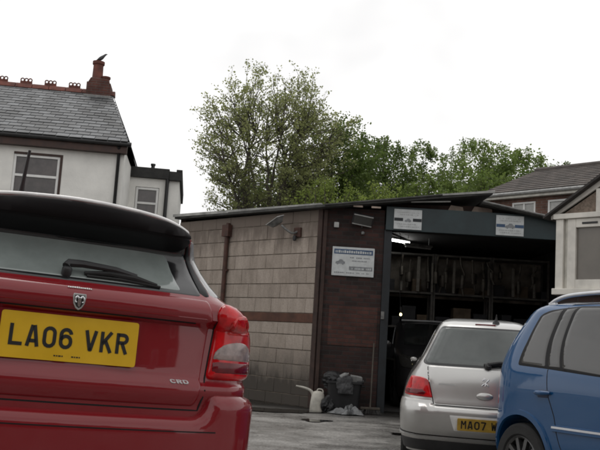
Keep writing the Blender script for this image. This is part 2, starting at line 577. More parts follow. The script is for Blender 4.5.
def write(mb, text, x0, z0, cw, ch, gap, place, weight=13.0, space=None, narrow='I1'):
    x = x0
    for c in text:
        if c == ' ': x += (space if space is not None else cw * .6); continue
        w = cw * (.3 if c in narrow else 1)
        letter_mesh(mb, c, x, z0, w, ch, place, 11.0 if c in 'MW' else weight)
        x += w + gap
    return x


def reg_plate(parent, M4, w, h, text, ch, cw, gap, space, weight, plate_mat, white=0):
    """number plate in its own frame M4 (x right, y up, z out)"""
    mb = MB(); mb.prism(fillet([(-w / 2, -h / 2), (w / 2, -h / 2), (w / 2, h / 2), (-w / 2, h / 2)], .012), -.006, 0, M4)
    p = mb.build('number_plate', plate_mat, parent, 30)
    tot = sum(space if c == ' ' else cw + gap for c in text) - gap
    mb = MB()
    write(mb, text, -tot / 2 + white / 2, -ch / 2, cw, ch, gap, lambda x, z, o: M4 @ Vector((x, z, .0015)), weight, space)
    mb.build('lettering', M['ink'], p, None, recalc=False)
    return p


def car_frame(o, F, Rt, U):
    m = Matrix.Identity(4)
    for i in range(3):
        m[i][0] = F[i]; m[i][1] = -Rt[i]; m[i][2] = U[i]; m[i][3] = o[i]
    return m


def yaw_frame(x, y, z, yaw, roll=0):
    t = math.radians(yaw); a = math.radians(roll)
    F = Vector((-math.sin(t), math.cos(t), 0)); R0 = Vector((math.cos(t), math.sin(t), 0)); U0 = Vector((0, 0, 1))
    return car_frame((x, y, z), F, R0 * math.cos(a) - U0 * math.sin(a), R0 * math.sin(a) + U0 * math.cos(a))


def side_win(sh, pts, sgn=1):
    """(x, z) points on the flank -> (s, z)"""
    return [(sh.sx(x, z, 1) * sgn, z) for x, z in pts]


def surf_frame(sh, s, z, lift=.0):
    """frame on the shell: x to the right (seen from outside the rear), y up, z out"""
    n = sh.N(s, z); p = sh.S(s, z) + n * lift
    n = Vector(flip(n)); p = Vector(flip(p))
    up = Vector((0, 0, 1)); up = (up - n * up.dot(n)).normalized(); x = up.cross(n)
    m = Matrix.Identity(4)
    for i in range(3): m[i][0] = x[i]; m[i][1] = up[i]; m[i][2] = n[i]; m[i][3] = p[i]
    return m


RED_REAR = [(.22,.10,.10,.20),(.35,.03,.10,.20),(.70,.02,.10,.20),(.77,.0,.10,.20),(.785,.005,.1,.2),(.80,.03,.10,.20),(.83,.04,.10,.2),(1.02,.05,.10,.18),(1.04,.03,.1,.18),(1.055,.0,.10,.18),
   (1.09,.0,.1,.18),(1.125,.03,.09,.17),(1.145,.065,.08,.16),(1.33,.26,.07,.14),(1.342,.25,.07,.13),(1.36,.225,.07,.13),(1.40,.150,.08,.12),(1.412,.138,.08,.12),(1.462,.132,.09,.12),(1.474,.142,.1,.12),(1.484,.18,.12,.12),(1.496,.5,.12,.1),(1.506,1.1,.1,.05)]
RED = Shell(
 rear=RED_REAR,
 width=[(.22,.76),(.35,.80),(.55,.82),(.80,.82),(1.0,.81),(1.08,.775),(1.13,.71),(1.16,.665),(1.18,.65),(1.30,.59),(1.395,.525),(1.41,.508),(1.44,.455),(1.458,.40),(1.474,.29),(1.484,.22),(1.496,.15),(1.506,.03)],
 front=[(.22,4.2,.3,.3),(.35,4.3,.3,.3),(.6,4.35,.25,.3),(.8,4.3,.25,.3),(.92,4.1,.2,.3),(1.0,3.5,.15,.25),(1.05,3.25,.15,.2),(1.13,3.1,.15,.2),(1.40,2.3,.12,.15),(1.474,1.95,.1,.12),(1.496,1.7,.1,.1),(1.506,1.3,.1,.05)])
SIL_REAR = [(.20,.12,.10,.22),(.36,.03,.12,.24),(.44,-.03,.12,.24),(.62,-.07,.12,.24),(.645,-.05,.12,.24),(.665,.0,.12,.24),(.70,.01,.12,.24),(.9,.03,.12,.24),(1.0,.06,.11,.22),(1.06,.10,.1,.2),(1.40,.29,.09,.16),(1.43,.31,.09,.15),(1.47,.40,.09,.14),(1.51,.62,.09,.12),(1.535,.95,.08,.1),(1.545,1.3,.05,.05)]
SIL = Shell(
 rear=SIL_REAR,
 width=[(.20,.74),(.36,.78),(.60,.795),(.67,.79),(.72,.78),(.82,.76),(.93,.715),(1.0,.67),(1.06,.635),(1.13,.595),(1.40,.465),(1.47,.425),(1.51,.37),(1.535,.27),(1.545,.03)],
 front=[(.20,4.05,.3,.3),(.45,4.15,.3,.3),(.7,4.1,.25,.3),(.85,3.85,.2,.3),(.98,3.2,.15,.25),(1.05,3.05,.15,.2),(1.40,2.2,.12,.15),(1.51,1.85,.1,.12),(1.535,1.65,.1,.1),(1.545,1.4,.1,.05)])
BLU_REAR = [(.22,.16,.14,.30),(.35,.08,.14,.32),(.60,.05,.14,.34),(.66,.06,.14,.34),(.95,.09,.13,.32),(1.1,.11,.12,.28),(1.50,.33,.1,.21),(1.58,.40,.1,.19),(1.625,.48,.1,.17),(1.655,.65,.1,.12),(1.675,1.1,.05,.05)]
BLU = Shell(
 rear=BLU_REAR,
 width=[(.22,.80),(.35,.85),(.55,.87),(.90,.87),(1.05,.85),(1.1,.835),(1.50,.70),(1.58,.665),(1.625,.61),(1.655,.45),(1.675,.03)],
 front=[(.22,4.2,.3,.3),(.45,4.35,.3,.35),(.7,4.3,.25,.35),(.9,4.1,.2,.35),(1.05,3.5,.15,.25),(1.12,3.3,.15,.2),(1.50,2.45,.12,.15),(1.58,2.25,.12,.12),(1.625,2.1,.1,.1),(1.655,1.9,.1,.1),(1.675,1.5,.1,.05)],bulge=.025)


# ---------------------------------------------------------------- red hatchback (foreground left)
def build_red():
    sh = RED
    root = empty('parked_car', label='dark red hatchback on the left with yellow rear plate reading LA06 VKR', cat='car',
                 matrix=yaw_frame(-.872, 3.259, .225, 24, 2.2))
    P = M['red_paint']
    shell_body(sh, P, root, [(.80, .82, .34, .375), (3.43, .84, .34, .375)], [r[0] for r in RED_REAR])
    for x in (.80, 3.43):
        for sd in (1, -1): wheel(root, x, sd * .735, .335, .2, 5, M['alloy'], sd)
    # tailgate lower panel with its own shut line
    gate = [(-.575, 1.055), (-.545, .74), (-.53, .70), (.53, .70), (.545, .74), (.575, 1.055), (.555, 1.137), (-.555, 1.137)]
    tg = patch(sh, 'tailgate', fillet(gate, [.02, .03, .03, .03, .03, .02, .02, .02]), P, root, H=.007, r=.012, step=.024)
    # dark line beneath the tailgate lip
    strip(sh, 'plate_recess', [(-.50, 1.040), (.50, 1.040)], M['gap'], tg, w=.016, H=.0085)
    strip(sh, 'shut_line', [(-.60, 1.05), (-.565, .74), (-.55, .685), (.55, .685), (.565, .74), (.60, 1.05)], M['gap'], root, w=.008, H=.0005)
    # bumper: full width, raised at the corners
    c = RED
    bz = .66
    bp = [(-.56, bz), (-.60, .752), (-.74, .752), (-1.02, .74), (-1.25, .70), (-1.25, .36), (-.8, .33), (.8, .33), (1.25, .36), (1.25, .70), (1.02, .74), (.74, .752), (.60, .752), (.56, bz)]
    patch(sh, 'bumper', fillet(bp, [.05, .03, .03, .05, .05, .08, .1, .1, .08, .05, .05, .03, .03, .05]), P, root, H=.05, r=.05, step=.03)
    strip(sh, 'bumper_groove', [(-.62, .605), (.62, .605)], M['gap'], root, w=.006, H=.0512)
    patch(sh, 'bumper_valance', [(-.75, .30), (.75, .30), (.78, .42), (-.78, .42)], M['black_plastic'], root, H=.054, r=.02)
    # rear screen: black border, glass inside it, spoiler above
    bord = [(-.535, 1.150), (.535, 1.150), (.497, 1.330), (.488, 1.375), (-.488, 1.375), (-.497, 1.330)]
    rb = patch(sh, 'rear_window_border', fillet(bord, .02), M['black_gloss'], root, H=.003, r=.006, step=.03)
    gl = [(-.445, 1.162), (.445, 1.162), (.432, 1.20), (.405, 1.325), (.32, 1.337), (-.32, 1.337), (-.405, 1.325), (-.432, 1.20)]
    patch(sh, 'rear_window', fillet(gl, .035), M['rear_glass'], root, H=.005, r=.006, step=.03)
    sp = [(-.505, 1.334), (.505, 1.334), (.528, 1.40), (.515, 1.462), (.455, 1.491), (-.455, 1.491), (-.515, 1.462), (-.528, 1.40)]
    patch(sh, 'spoiler_underside', fillet([(-.415, 1.334), (.415, 1.334), (.475, 1.352), (.512, 1.385), (.50, 1.404), (-.50, 1.404), (-.512, 1.385), (-.475, 1.352)], .02), M['trim_black'], root, H=.006, r=.01, step=.025)
    patch(sh, 'spoiler', fillet([(-.51, 1.398), (.51, 1.398), (.508, 1.416), (.455, 1.437), (.37, 1.453), (.24, 1.466), (.1, 1.472), (-.1, 1.472), (-.24, 1.466), (-.37, 1.453), (-.455, 1.437), (-.508, 1.416)], .015), M['spoiler_black'], root, H=.012, r=.010, step=.02)
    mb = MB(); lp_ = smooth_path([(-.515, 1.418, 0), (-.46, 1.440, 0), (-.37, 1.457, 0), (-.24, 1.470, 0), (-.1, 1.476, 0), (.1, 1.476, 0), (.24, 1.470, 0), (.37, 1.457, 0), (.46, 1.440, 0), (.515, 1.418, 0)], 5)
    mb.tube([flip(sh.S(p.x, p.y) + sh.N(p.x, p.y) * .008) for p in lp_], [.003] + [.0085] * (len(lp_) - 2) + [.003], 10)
    mb.build('spoiler_glint', M['lip_glint'], root, 60)  # pale tube paints the sky's glint along the roof rim
    for sg in (1, -1):
        pil = [(.484, 1.395), (.508, 1.395), (.584, 1.152), (.532, 1.150)]
        q = [(s * sg, z) for s, z in pil]
        patch(sh, 'rear_pillar_trim', q, M['trim_black'], root, H=.006, r=.008, step=.03)
        qw = [(.514, 1.395)] + [(sh.sx(x, z), z) for x, z in ((.62, 1.40), (.80, 1.38), (.62, 1.17))] + [(.590, 1.153)]
        patch(sh, 'quarter_window', [(s * sg, z) for s, z in qw], M['quarter_glass'], root, H=.006, r=.01, step=.03)
        for pts in ([(1.02, 1.405), (1.60, 1.418), (1.60, 1.16), (.98, 1.16), (.90, 1.25)], [(1.66, 1.418), (1.80, 1.405), (2.44, 1.18), (2.46, 1.16), (1.66, 1.160)]):
            patch(sh, 'side_window', fillet(side_win(sh, pts, sg), .03), M['dark_glass'], root, H=.003, r=.006, step=.06)
        for pts in ([(1.02, 1.12), (1.15, .75), (1.45, .45), (1.63, .42), (1.63, 1.40)], [(1.63, .42), (2.80, .42), (2.82, 1.05)]):
            strip(sh, 'door_gap', side_win(sh, pts, sg), M['gap'], root, step=.06)
        # tail lamp, wrapping onto the flank
        lp = [(.575, .81), (.600, 1.00), (.590, 1.095), (.62, 1.128), (.70, 1.118), (.80, 1.055), (.875, .98), (.895, .82), (.80, .812)]
        lp = fillet([(s * sg, z) for s, z in lp], [.03, .03, .03, .03, .05, .06, .04, .03, .03])
        lm = patch(sh, 'tail_lamp', lp, M['lamp_red'], root, H=.024, r=.028, step=.02)
        rv = [(.598, .892)] + [(.716 + .118 * math.cos(a), .905 + .072 * math.sin(a)) for a in np.linspace(PI, 0, 12)] + [(.838, .892)]
        patch(sh, 'reverse_lens', [(s * sg, z) for s, z in rv], M['lamp_clear'], lm, H=.0275, r=.010, step=.02, base=.016)
        dk = [(.594, .838), (.596, .888), (.872, .888), (.874, .838)]
        patch(sh, 'lamp_band', [(s * sg, z) for s, z in dk], M['lamp_dark_red'], lm, H=.0262, r=.006, step=.02, base=.016)
        ind = [(.645, .998), (.66, 1.075), (.74, 1.085), (.79, 1.03), (.80, .998)]
        patch(sh, 'indicator_lens', fillet([(s * sg, z) for s, z in ind], .02), M['lamp_amber_red'], lm, H=.0265, r=.012, step=.02, base=.016)
        # mirror and headlamp (seen only from further forward)
        mb = MB(); mb.lathe([(0, -.09), (.06, -.085), (.085, -.02), (.08, .05), (0, .07)], 16, Matrix.Translation((2.92, -sg * .93, 1.12)) @ Matrix.Scale(1.3, 4, (0, 1, 0)) @ Matrix.Rotation(PI / 2, 4, 'Y'))
        mb.build('door_mirror', P, root)
        fl = [(.50, .72), (.50, .90), (.78, .94), (.80, .74)]
        patch(sh, 'headlamp', [((sh.sf(y, z)) * sg, z) for y, z in fl], M['lamp_clear'], root, H=.012, r=.02, step=.05)
    ws = [(-.60, 1.15), (.60, 1.15), (.48, 1.40), (-.48, 1.40)]
    L = lambda y, z: (sh.sf(abs(y), z)) if y >= 0 else 2 * sh.half(z)[1][-1] - sh.sf(abs(y), z)
    mb = MB()
    n = 32; vs = []; 
    for i in range(n + 1):
        z = 1.15 + (.25) * i / n
        w = .60 + (.46 - .60) * i / n
        for j in range(n + 1):
            y = -w + 2 * w * j / n
            s = sh.sf(abs(y), z) * (1 if y >= 0 else -1)
            vs.append(flip(sh.S(s, z) + sh.N(s, z) * .010))
    mb.add(vs, [(i * (n + 1) + j, i * (n + 1) + j + 1, (i + 1) * (n + 1) + j + 1, (i + 1) * (n + 1) + j) for i in range(n) for j in range(n)])
    mb.build('windscreen', M['dark_glass'], root)
    # number plate and its text
    fr = surf_frame(sh, -.002, .925, .018)
    pl = reg_plate(root, fr, .522, .174, 'LA06 VKR', .080, .050, .0115, .033 - .0, 13.5, M['plate_yellow'])
    mb = MB(); x = -.055
    while x < .045:
        w = rnd.uniform(.004, .012)
        if not -.018 < x < .01: mb.box(x, x + w, -.070, -.065, .0005, .0012, fr)
        x += w + .003
    mb.build('maker_marks', M['ink'], pl, None)
    # emblem: shield with a ram's head
    fe = surf_frame(sh, .006, 1.072, .008) @ Matrix.Scale(.86, 4)
    shd = [(-.024, .030), (.024, .030), (.0265, .018), (.022, -.010), (.012, -.028), (0, -.036), (-.012, -.028), (-.022, -.010), (-.0265, .018)]
    mb = MB(); mb.prism([(x * 1.12, y * 1.12) for x, y in shd], -.006, .002, fe)
    em = mb.build('emblem', M['badge_grey'], root, 30, bevel=.0015)
    mb = MB(); mb.prism([(x * .86, y * .86) for x, y in shd], .0015, .0035, fe); mb.build('emblem_field', M['ink'], em, 30)
    mb = MB()
    mb.prism([(-.006, .012), (.006, .012), (.008, -.004), (.0045, -.022), (0, -.026), (-.0045, -.022), (-.008, -.004)], .003, .007, fe)
    for sg in (1, -1):
        a = smooth_path([(sg * .004, .013, .006), (sg * .012, .020, .007), (sg * .019, .012, .007), (sg * .018, -.002, .006), (sg * .012, -.006, .006)], 4)
        mb.tube([fe @ p for p in a], [.0045 - .002 * i / len(a) for i in range(len(a))], 6)
    mb.build('ram_head', M['chrome'], em, 30)
    # small white sticker script above the emblem
    fs_ = surf_frame(sh, .006, 1.118, .0085)
    mb = MB(); x = -.046
    while x < .044:
        w = rnd.uniform(.004, .008); h = rnd.uniform(.007, .010)
        mb.prism([(x, -.005), (x + w, -.005), (x + w + .001, -.005 + h), (x + .001, -.005 + h)], 0, .0008, fs_); x += w + .0022
    mb.build('sticker', M['plate_white'], root, None)
    # CRD badge
    fb = surf_frame(sh, .452, .790, .0085)
    mb = MB(); write(mb, 'CRD', -.040, -.013, .023, .026, .005, lambda x, z, o: fb @ Vector((x, z, .001)), 13.0)
    o = mb.build('badge', M['badge_bright'], root, None, recalc=False); so = o.modifiers.new('s', 'SOLIDIFY'); so.thickness = .003
    # wiper: hub, arm and blade resting on the glass
    wp = MB()
    def gp(s, z, l): return Vector(flip(sh.S(s, z) + sh.N(s, z) * l))
    wp.lathe([(.020, -.01), (.020, .03), (.014, .038), (0, .040)], 16, surf_frame(sh, -.040, 1.172, .0))
    wp.tube([gp(-.045, 1.178, .035), gp(-.035, 1.188, .04), gp(.02, 1.189, .042), (gp(.15, 1.184, .04)), gp(.24, 1.177, .03)], [.016, .017, .015, .012, .008], 8)
    w = wp.build('wiper', M['black_plastic'], root, 40)
    wb = MB(); wb.tube([gp(.03, 1.176, .016), gp(.13, 1.180, .022), gp(.23, 1.175, .022), gp(.33, 1.166, .012)], [.007, .012, .013, .006], 8)
    wb.tube([gp(.04, 1.170, .01), gp(.18, 1.170, .012), gp(.345, 1.163, .008)], .006, 6)
    wb.build('wiper_blade', M['rubber'], w, 40)
    # roof aerial
    a0 = Vector((.52, .215, 1.494))
    mb = MB(); mb.tube([a0 + Vector((0, 0, -.02)), a0 + Vector((-.005, 0, .02)), a0 + Vector((-.02, 0, .045)), a0 + Vector((-.03, 0, .075)), a0 + Vector((-.075, -.005, .215))], [.030, .024, .013, .009, .006], 10)
    mb.build('aerial', M['black_plastic'], root, 50)
    return root


# ---------------------------------------------------------------- silver hatchback
def build_silver():
    sh = SIL
    root = empty('parked_car', label='silver hatchback with a yellow plate beginning MA07, parked before the garage doorway', cat='car',
                 matrix=yaw_frame(1.859, 8.2, 0, -9, 0))
    P = M['silver_paint']
    shell_body(sh, P, root, [(.82, .80, .31, .34), (3.42, .82, .31, .34)], [r[0] for r in SIL_REAR])
    for x in (.82, 3.42):
        for sd in (1, -1): wheel(root, x, sd * .70, .305, .19, 7, M['alloy'], sd)
    gate = [(-.535, .90), (-.49, .725), (-.475, .672), (.475, .672), (.49, .725), (.535, .90), (.55, 1.0), (.56, 1.03), (-.56, 1.03), (-.55, 1.0)]
    tg = patch(sh, 'tailgate', fillet(gate, .015), P, root, H=.006, r=.012, step=.03)
    strip(sh, 'shut_line', [(-.565, 1.02), (-.545, .90), (-.50, .725), (-.485, .662), (.485, .662), (.50, .725), (.545, .90), (.565, 1.02)], M['gap'], root, w=.012, H=.0005)
    win = [(-.655, 1.060), (-.58, 1.035), (.58, 1.035), (.655, 1.060), (.50, 1.40), (.44, 1.430), (-.44, 1.430), (-.50, 1.40)]
    patch(sh, 'rear_window_border', fillet(win, .035), M['black_gloss'], root, H=.004, r=.006, step=.035)
    win2 = [(-.61, 1.072), (-.56, 1.052), (.56, 1.052), (.61, 1.072), (.465, 1.39), (.42, 1.412), (-.42, 1.412), (-.465, 1.39)]
    patch(sh, 'rear_window', fillet(win2, .035), M['silver_rear_glass'], root, H=.006, r=.006, step=.035)
    bp = [(-1.25, .33), (-.6, .30), (.6, .30), (1.25, .33), (1.25, .70), (.86, .712), (.50, .712), (.48, .655), (-.48, .655), (-.50, .712), (-.86, .712), (-1.25, .70)]
    bm_ = patch(sh, 'bumper', fillet(bp, .04), P, root, H=.016, r=.03, step=.035)
    strip(sh, 'bumper_trim', [(-1.0, .375), (-.6, .365), (.6, .365), (1.0, .375)], M['silver_paint'], bm_, w=.022, H=.03)
    strip(sh, 'bumper_seam', [(-1.0, .395), (-.6, .385), (.6, .385), (1.0, .395)], M['gap'], bm_, w=.012, H=.0185)
    patch(sh, 'bumper_valance', [(-.9, .22), (.9, .22), (.9, .345), (-.9, .345)], M['black_plastic'], root, H=.02, r=.02)
    # plate recess and plate
    rc = [(-.335, .584), (.335, .584), (.285, .440), (-.285, .440)]
    patch(sh, 'plate_recess', fillet(rc, .012), M['plate_white'], bm_, H=.0185, r=.004, step=.04, base=.01)
    fr = surf_frame(sh, -.0, .512, .028)
    reg_plate(root, fr, .52, .118, 'MA07 WLK', .079, .050, .0115, .033, 13.0, M['plate_dull'])
    for sg in (1, -1):
        lp = [(.500, .725), (.545, .892), (.60, .918), (.80, .925), (.86, .80), (.865, .735)]
        lm = patch(sh, 'tail_lamp', fillet([(s * sg, z) for s, z in lp], [.015, .02, .03, .03, .03, .02]), M['lamp_red'], root, H=.014, r=.02, step=.03)
        ln = [(.56, .745), (.575, .80), (.83, .80), (.835, .748)]
        patch(sh, 'lamp_band', [(s * sg, z) for s, z in ln], M['lamp_dark_red'], lm, H=.0165, r=.008, step=.03, base=.008)
        for pts in ([(.70, 1.10), (.98, 1.40), (1.52, 1.43), (1.52, 1.07), (.75, 1.07)], [(1.58, 1.43), (1.72, 1.415), (2.50, 1.09), (1.58, 1.07)]):
            patch(sh, 'side_window', fillet(side_win(sh, pts, sg), .03), M['dark_glass'], root, H=.003, r=.006, step=.06)
        for pts in ([(.95, 1.05), (1.12, .72), (1.3, .40), (1.55, .38), (1.55, 1.40)], [(1.55, .38), (2.78, .38), (2.80, 1.0)]):
            strip(sh, 'door_gap', side_win(sh, pts, sg), M['gap'], root, step=.06)
        mb = MB(); mb.lathe([(0, -.09), (.055, -.085), (.08, -.02), (.075, .05), (0, .07)], 16, Matrix.Translation((2.68, -sg * .735, 1.05)) @ Matrix.Scale(.55, 4) @ Matrix.Scale(.6, 4, (0, 0, 1)) @ Matrix.Rotation(PI / 2, 4, 'Y'))
        mb.build('door_mirror', P, root)
        fl = [(.42, .68), (.45, .84), (.72, .90), (.74, .72)]
        patch(sh, 'headlamp', [((sh.sf(y, z)) * sg, z) for y, z in fl], M['lamp_clear'], root, H=.012, r=.02, step=.05)
    mb = MB(); n = 32; vs = []
    for i in range(n + 1):
        z = 1.06 + .35 * i / n; w = .58 + (.42 - .58) * i / n
        for j in range(n + 1):
            y = -w + 2 * w * j / n; s = sh.sf(abs(y), z) * (1 if y >= 0 else -1)
            vs.append(flip(sh.S(s, z) + sh.N(s, z) * .010))
    mb.add(vs, [(i * (n + 1) + j, i * (n + 1) + j + 1, (i + 1) * (n + 1) + j + 1, (i + 1) * (n + 1) + j) for i in range(n) for j in range(n)])
    mb.build('windscreen', M['dark_glass'], root)
    # boot handle, lion badge, small script
    fh = surf_frame(sh, -.008, .772, .010)
    mb = MB(); mb.lathe([(.001, .020), (.05, .018), (.074, .010), (.080, .0), (.078, -.008)], 28, fh @ Matrix.Scale(.45, 4, (0, 1, 0)))
    mb.build('boot_handle', P, root, 60)
    fe = surf_frame(sh, -.006, .905, .008) @ Matrix.Scale(.85, 4)
    mb = MB()
    for pl in ([(-.004, -.045, 0), (.006, -.02, 0), (.010, .012, 0), (.004, .030, 0)], [(.008, .006, 0), (.028, .014, 0), (.040, .034, 0)], [(.006, .018, 0), (-.016, .026, 0), (-.030, .016, 0)],
               [(.004, -.018, 0), (-.022, -.026, 0), (-.036, -.044, 0)], [(.004, -.022, 0), (.026, -.032, 0), (.034, -.048, 0)], [(.004, .028, 0), (-.010, .040, 0), (-.020, .036, 0)]):
        a = smooth_path(pl, 4)
        mb.tube([fe @ p for p in a], .006, 6)
    mb.build('lion_emblem', M['chrome'], root, 50)
    fs_ = surf_frame(sh, -.36, .862, .0065)
    mb = MB(); x = -.085
    while x < .085:
        w = rnd.uniform(.010, .016); mb.box(x, x + w, -.008, .007, 0, .002, fs_); x += w + .006
    mb.build('model_script', M['badge_grey'], root, None)
    def gp(s, z, l): return Vector(flip(sh.S(s, z) + sh.N(s, z) * l))
    mb = MB()
    mb.lathe([(.035, -.01), (.035, .03), (.02, .045), (0, .046)], 14, surf_frame(sh, .02, 1.045, 0))
    mb.tube([gp(.02, 1.055, .035), gp(.12, 1.075, .04), gp(.30, 1.085, .03)], [.022, .017, .010], 8)
    mb.tube([gp(-.02, 1.062, .02), gp(.2, 1.066, .022), gp(.42, 1.075, .014)], [.010, .018, .010], 8)
    mb.build('wiper', M['black_plastic'], root, 40)
    a0 = Vector((.45, -.11, 1.485))
    mb = MB(); mb.tube([a0 + Vector((0, 0, -.02)), a0 + Vector((0, 0, .012)), a0 + Vector((-.012, 0, .03)), a0 + Vector((-.03, 0, .085))], [.040, .032, .012, .004], 10)
    mb.build('aerial', M['black_plastic'], root, 50)
    hb = MB(); hb.box(.30, .33, -.14, .14, 1.405, 1.425); 
    mb = MB(); mb.box(.36, .40, -.10, .10, 1.452, 1.468); mb.build('high_brake_lamp', M['lamp_dark_red'], root, None, bevel=.004)
    return root


# ---------------------------------------------------------------- blue people carrier (right edge)
def build_blue():
    sh = BLU
    root = empty('parked_car', label='blue people carrier with silver roof rails at the right edge, seen along its flank', cat='car',
                 matrix=yaw_frame(2.452, 8.199, 0, 204, 0))
    P = M['blue_paint']
    shell_body(sh, P, root, [(.68, .87, .33, .365), (3.36, .88, .33, .365)], [r[0] for r in BLU_REAR])
    for x in (.68, 3.36):
        for sd in (1, -1): wheel(root, x, sd * .775, .315, .2, 10, M['alloy'], sd)
    for sg in (1, -1):
        S_ = lambda pts: side_win(sh, pts, sg)
        sur = [(.585, 1.10), (.62, 1.30), (.69, 1.535), (.80, 1.578), (1.0, 1.598), (1.15, 1.610), (1.84, 1.605), (2.06, 1.52), (2.79, 1.13), (2.86, 1.05), (1.56, 1.06), (.95, 1.088)]
        patch(sh, 'window_surround', fillet(S_(sur), .03), M['trim_black'], root, H=.0025, r=.006, step=.03)
        q = [(.621, 1.12), (.652, 1.296), (.72, 1.527), (.827, 1.562), (.963, 1.582), (.947, 1.103)]
        patch(sh, 'quarter_window', fillet(S_(q), [.03, .05, .03, .03, .02, .02]), M['grey_glass'], root, H=.005, r=.006, step=.024)
        q = [(1.005, 1.583), (1.122, 1.594), (1.125, 1.105), (.985, 1.105)]
        patch(sh, 'fixed_window', fillet(S_(q), .012), M['grey_glass'], root, H=.005, r=.006, step=.024)
        q = [(1.155, 1.596), (1.68, 1.592), (1.68, 1.070), (1.56, 1.074), (1.155, 1.100)]
        patch(sh, 'door_window', fillet(S_(q), .02), M['grey_glass'], root, H=.005, r=.006, step=.03)
        q = [(1.74, 1.592), (1.84, 1.588), (2.04, 1.50), (2.72, 1.14), (2.76, 1.06), (1.74, 1.068)]
        patch(sh, 'door_window', fillet(S_(q), .02), M['grey_glass'], root, H=.005, r=.006, step=.06)
        for pts in ([(.985, 1.085), (1.03, .86), (1.10, .72), (1.20, .45), (1.71, .38), (1.71, 1.05)], [(1.71, .38), (2.88, .40), (2.90, 1.03)], [(.985, 1.59), (1.02, 1.625), (1.75, 1.632)]):
            strip(sh, 'door_gap', S_(pts), M['gap'], root, w=.009, H=.0015, step=.05)
        # rubbing strip with its bright cap
        rb = strip(sh, 'side_moulding', S_([(1.09, .632), (1.69, .646)]), P, root, w=.055, H=.016)
        strip(sh, 'moulding_trim', S_([(1.09, .640), (1.69, .654)]), M['trim_and_highlight'], rb, w=.020, H=.0185)
        rb = strip(sh, 'side_moulding', S_([(1.73, .647), (2.85, .667)]), P, root, w=.055, H=.016)
        strip(sh, 'moulding_trim', S_([(1.73, .655), (2.85, .675)]), M['trim_and_highlight'], rb, w=.020, H=.0185)
        # flared wheel arches
        for cx in (.68, 3.36):
            arc = [(cx + .385 * math.cos(a), .33 + .385 * math.sin(a)) for a in np.linspace(PI * .97, .03 * PI, 26)]
            strip(sh, 'wheel_arch', S_([p for p in arc if p[1] > .24]), P, root, w=.05, H=.018)
        # door handles
        for hx in (.87, 1.80):
            mb = MB(); n_ = sh.N(sh.sx(hx + .07, .895) * sg, .895)
            pts = [Vector(flip(sh.S(sh.sx(hx + .19 * t, .893 + .008 * t) * sg, .893 + .008 * t) + n_ * (.012 + .03 * math.sin(PI * t)))) for t in np.linspace(0, 1, 9)]
            mb.tube(pts, [.011, .016, .018, .019, .019, .019, .018, .016, .011], 10)
            mb.build('door_handle', P, root, 60)
            patch(sh, 'handle_recess', fillet(S_([(hx + .015, .855), (hx + .17, .86), (hx + .165, .925), (hx + .02, .92)]), .03), M['blue_dark'], root, H=.003, r=.01, step=.03)
        # roof rail on two feet
        rail = smooth_path([(.70, 1.640), (.76, 1.668), (.88, 1.698), (1.10, 1.716), (1.6, 1.728), (2.1, 1.71), (2.28, 1.66)], 5)
        mb = MB(); mb.tube([(p.x, -sg * .585, p.y) for p in rail], .017, 10)
        rl = mb.build('roof_rail', M['rail_silver'], root, 60)
        mb = MB()
        for xx in (.72, 1.36, 2.24): mb.box(xx - .045, xx + .045, -sg * .585 - .016, -sg * .585 + .016, 1.60, 1.725 if xx == 1.36 else 1.648)
        mb.build('rail_foot', M['rail_silver'], rl, 40, bevel=.008)
        # rear lamp and front lamp
        lp = [(.52, 1.02), (.52, .70), (.80, .70), (.80, 1.0)]
        patch(sh, 'tail_lamp', fillet([(sh.sy(.60, .7) * sg, .74), (sh.sy(.60, 1.0) * sg, 1.05), (sh.sy(.72, 1.0) * sg, 1.06), (sh.sy(.74, .74) * sg, .74)], .02), M['lamp_red'], root, H=.01, r=.02, step=.04)
        fl = [(.42, .70), (.45, .90), (.75, .98), (.80, .74)]
        patch(sh, 'headlamp', [((sh.sf(y, z)) * sg, z) for y, z in fl], M['lamp_clear'], root, H=.012, r=.02, step=.05)
        mb = MB(); mb.lathe([(0, -.10), (.06, -.09), (.09, -.02), (.08, .06), (0, .08)], 16, Matrix.Translation((2.95, -sg * .98, 1.12)) @ Matrix.Scale(1.3, 4, (0, 1, 0)) @ Matrix.Rotation(PI / 2, 4, 'Y'))
        mb.build('door_mirror', P, root)
    patch(sh, 'rear_window', fillet([(-.60, 1.12), (.60, 1.12), (.50, 1.52), (-.50, 1.52)], .04), M['dark_glass'], root, H=.004, r=.006, step=.06)
    mb = MB(); n = 32; vs = []
    for i in range(n + 1):
        z = 1.14 + .38 * i / n; w = .66 + (.54 - .66) * i / n
        for j in range(n + 1):
            y = -w + 2 * w * j / n; s = sh.sf(abs(y), z) * (1 if y >= 0 else -1)
            vs.append(flip(sh.S(s, z) + sh.N(s, z) * .010))
    mb.add(vs, [(i * (n + 1) + j, i * (n + 1) + j + 1, (i + 1) * (n + 1) + j + 1, (i + 1) * (n + 1) + j) for i in range(n) for j in range(n)])
    mb.build('windscreen', M['dark_glass'], root)
    return root


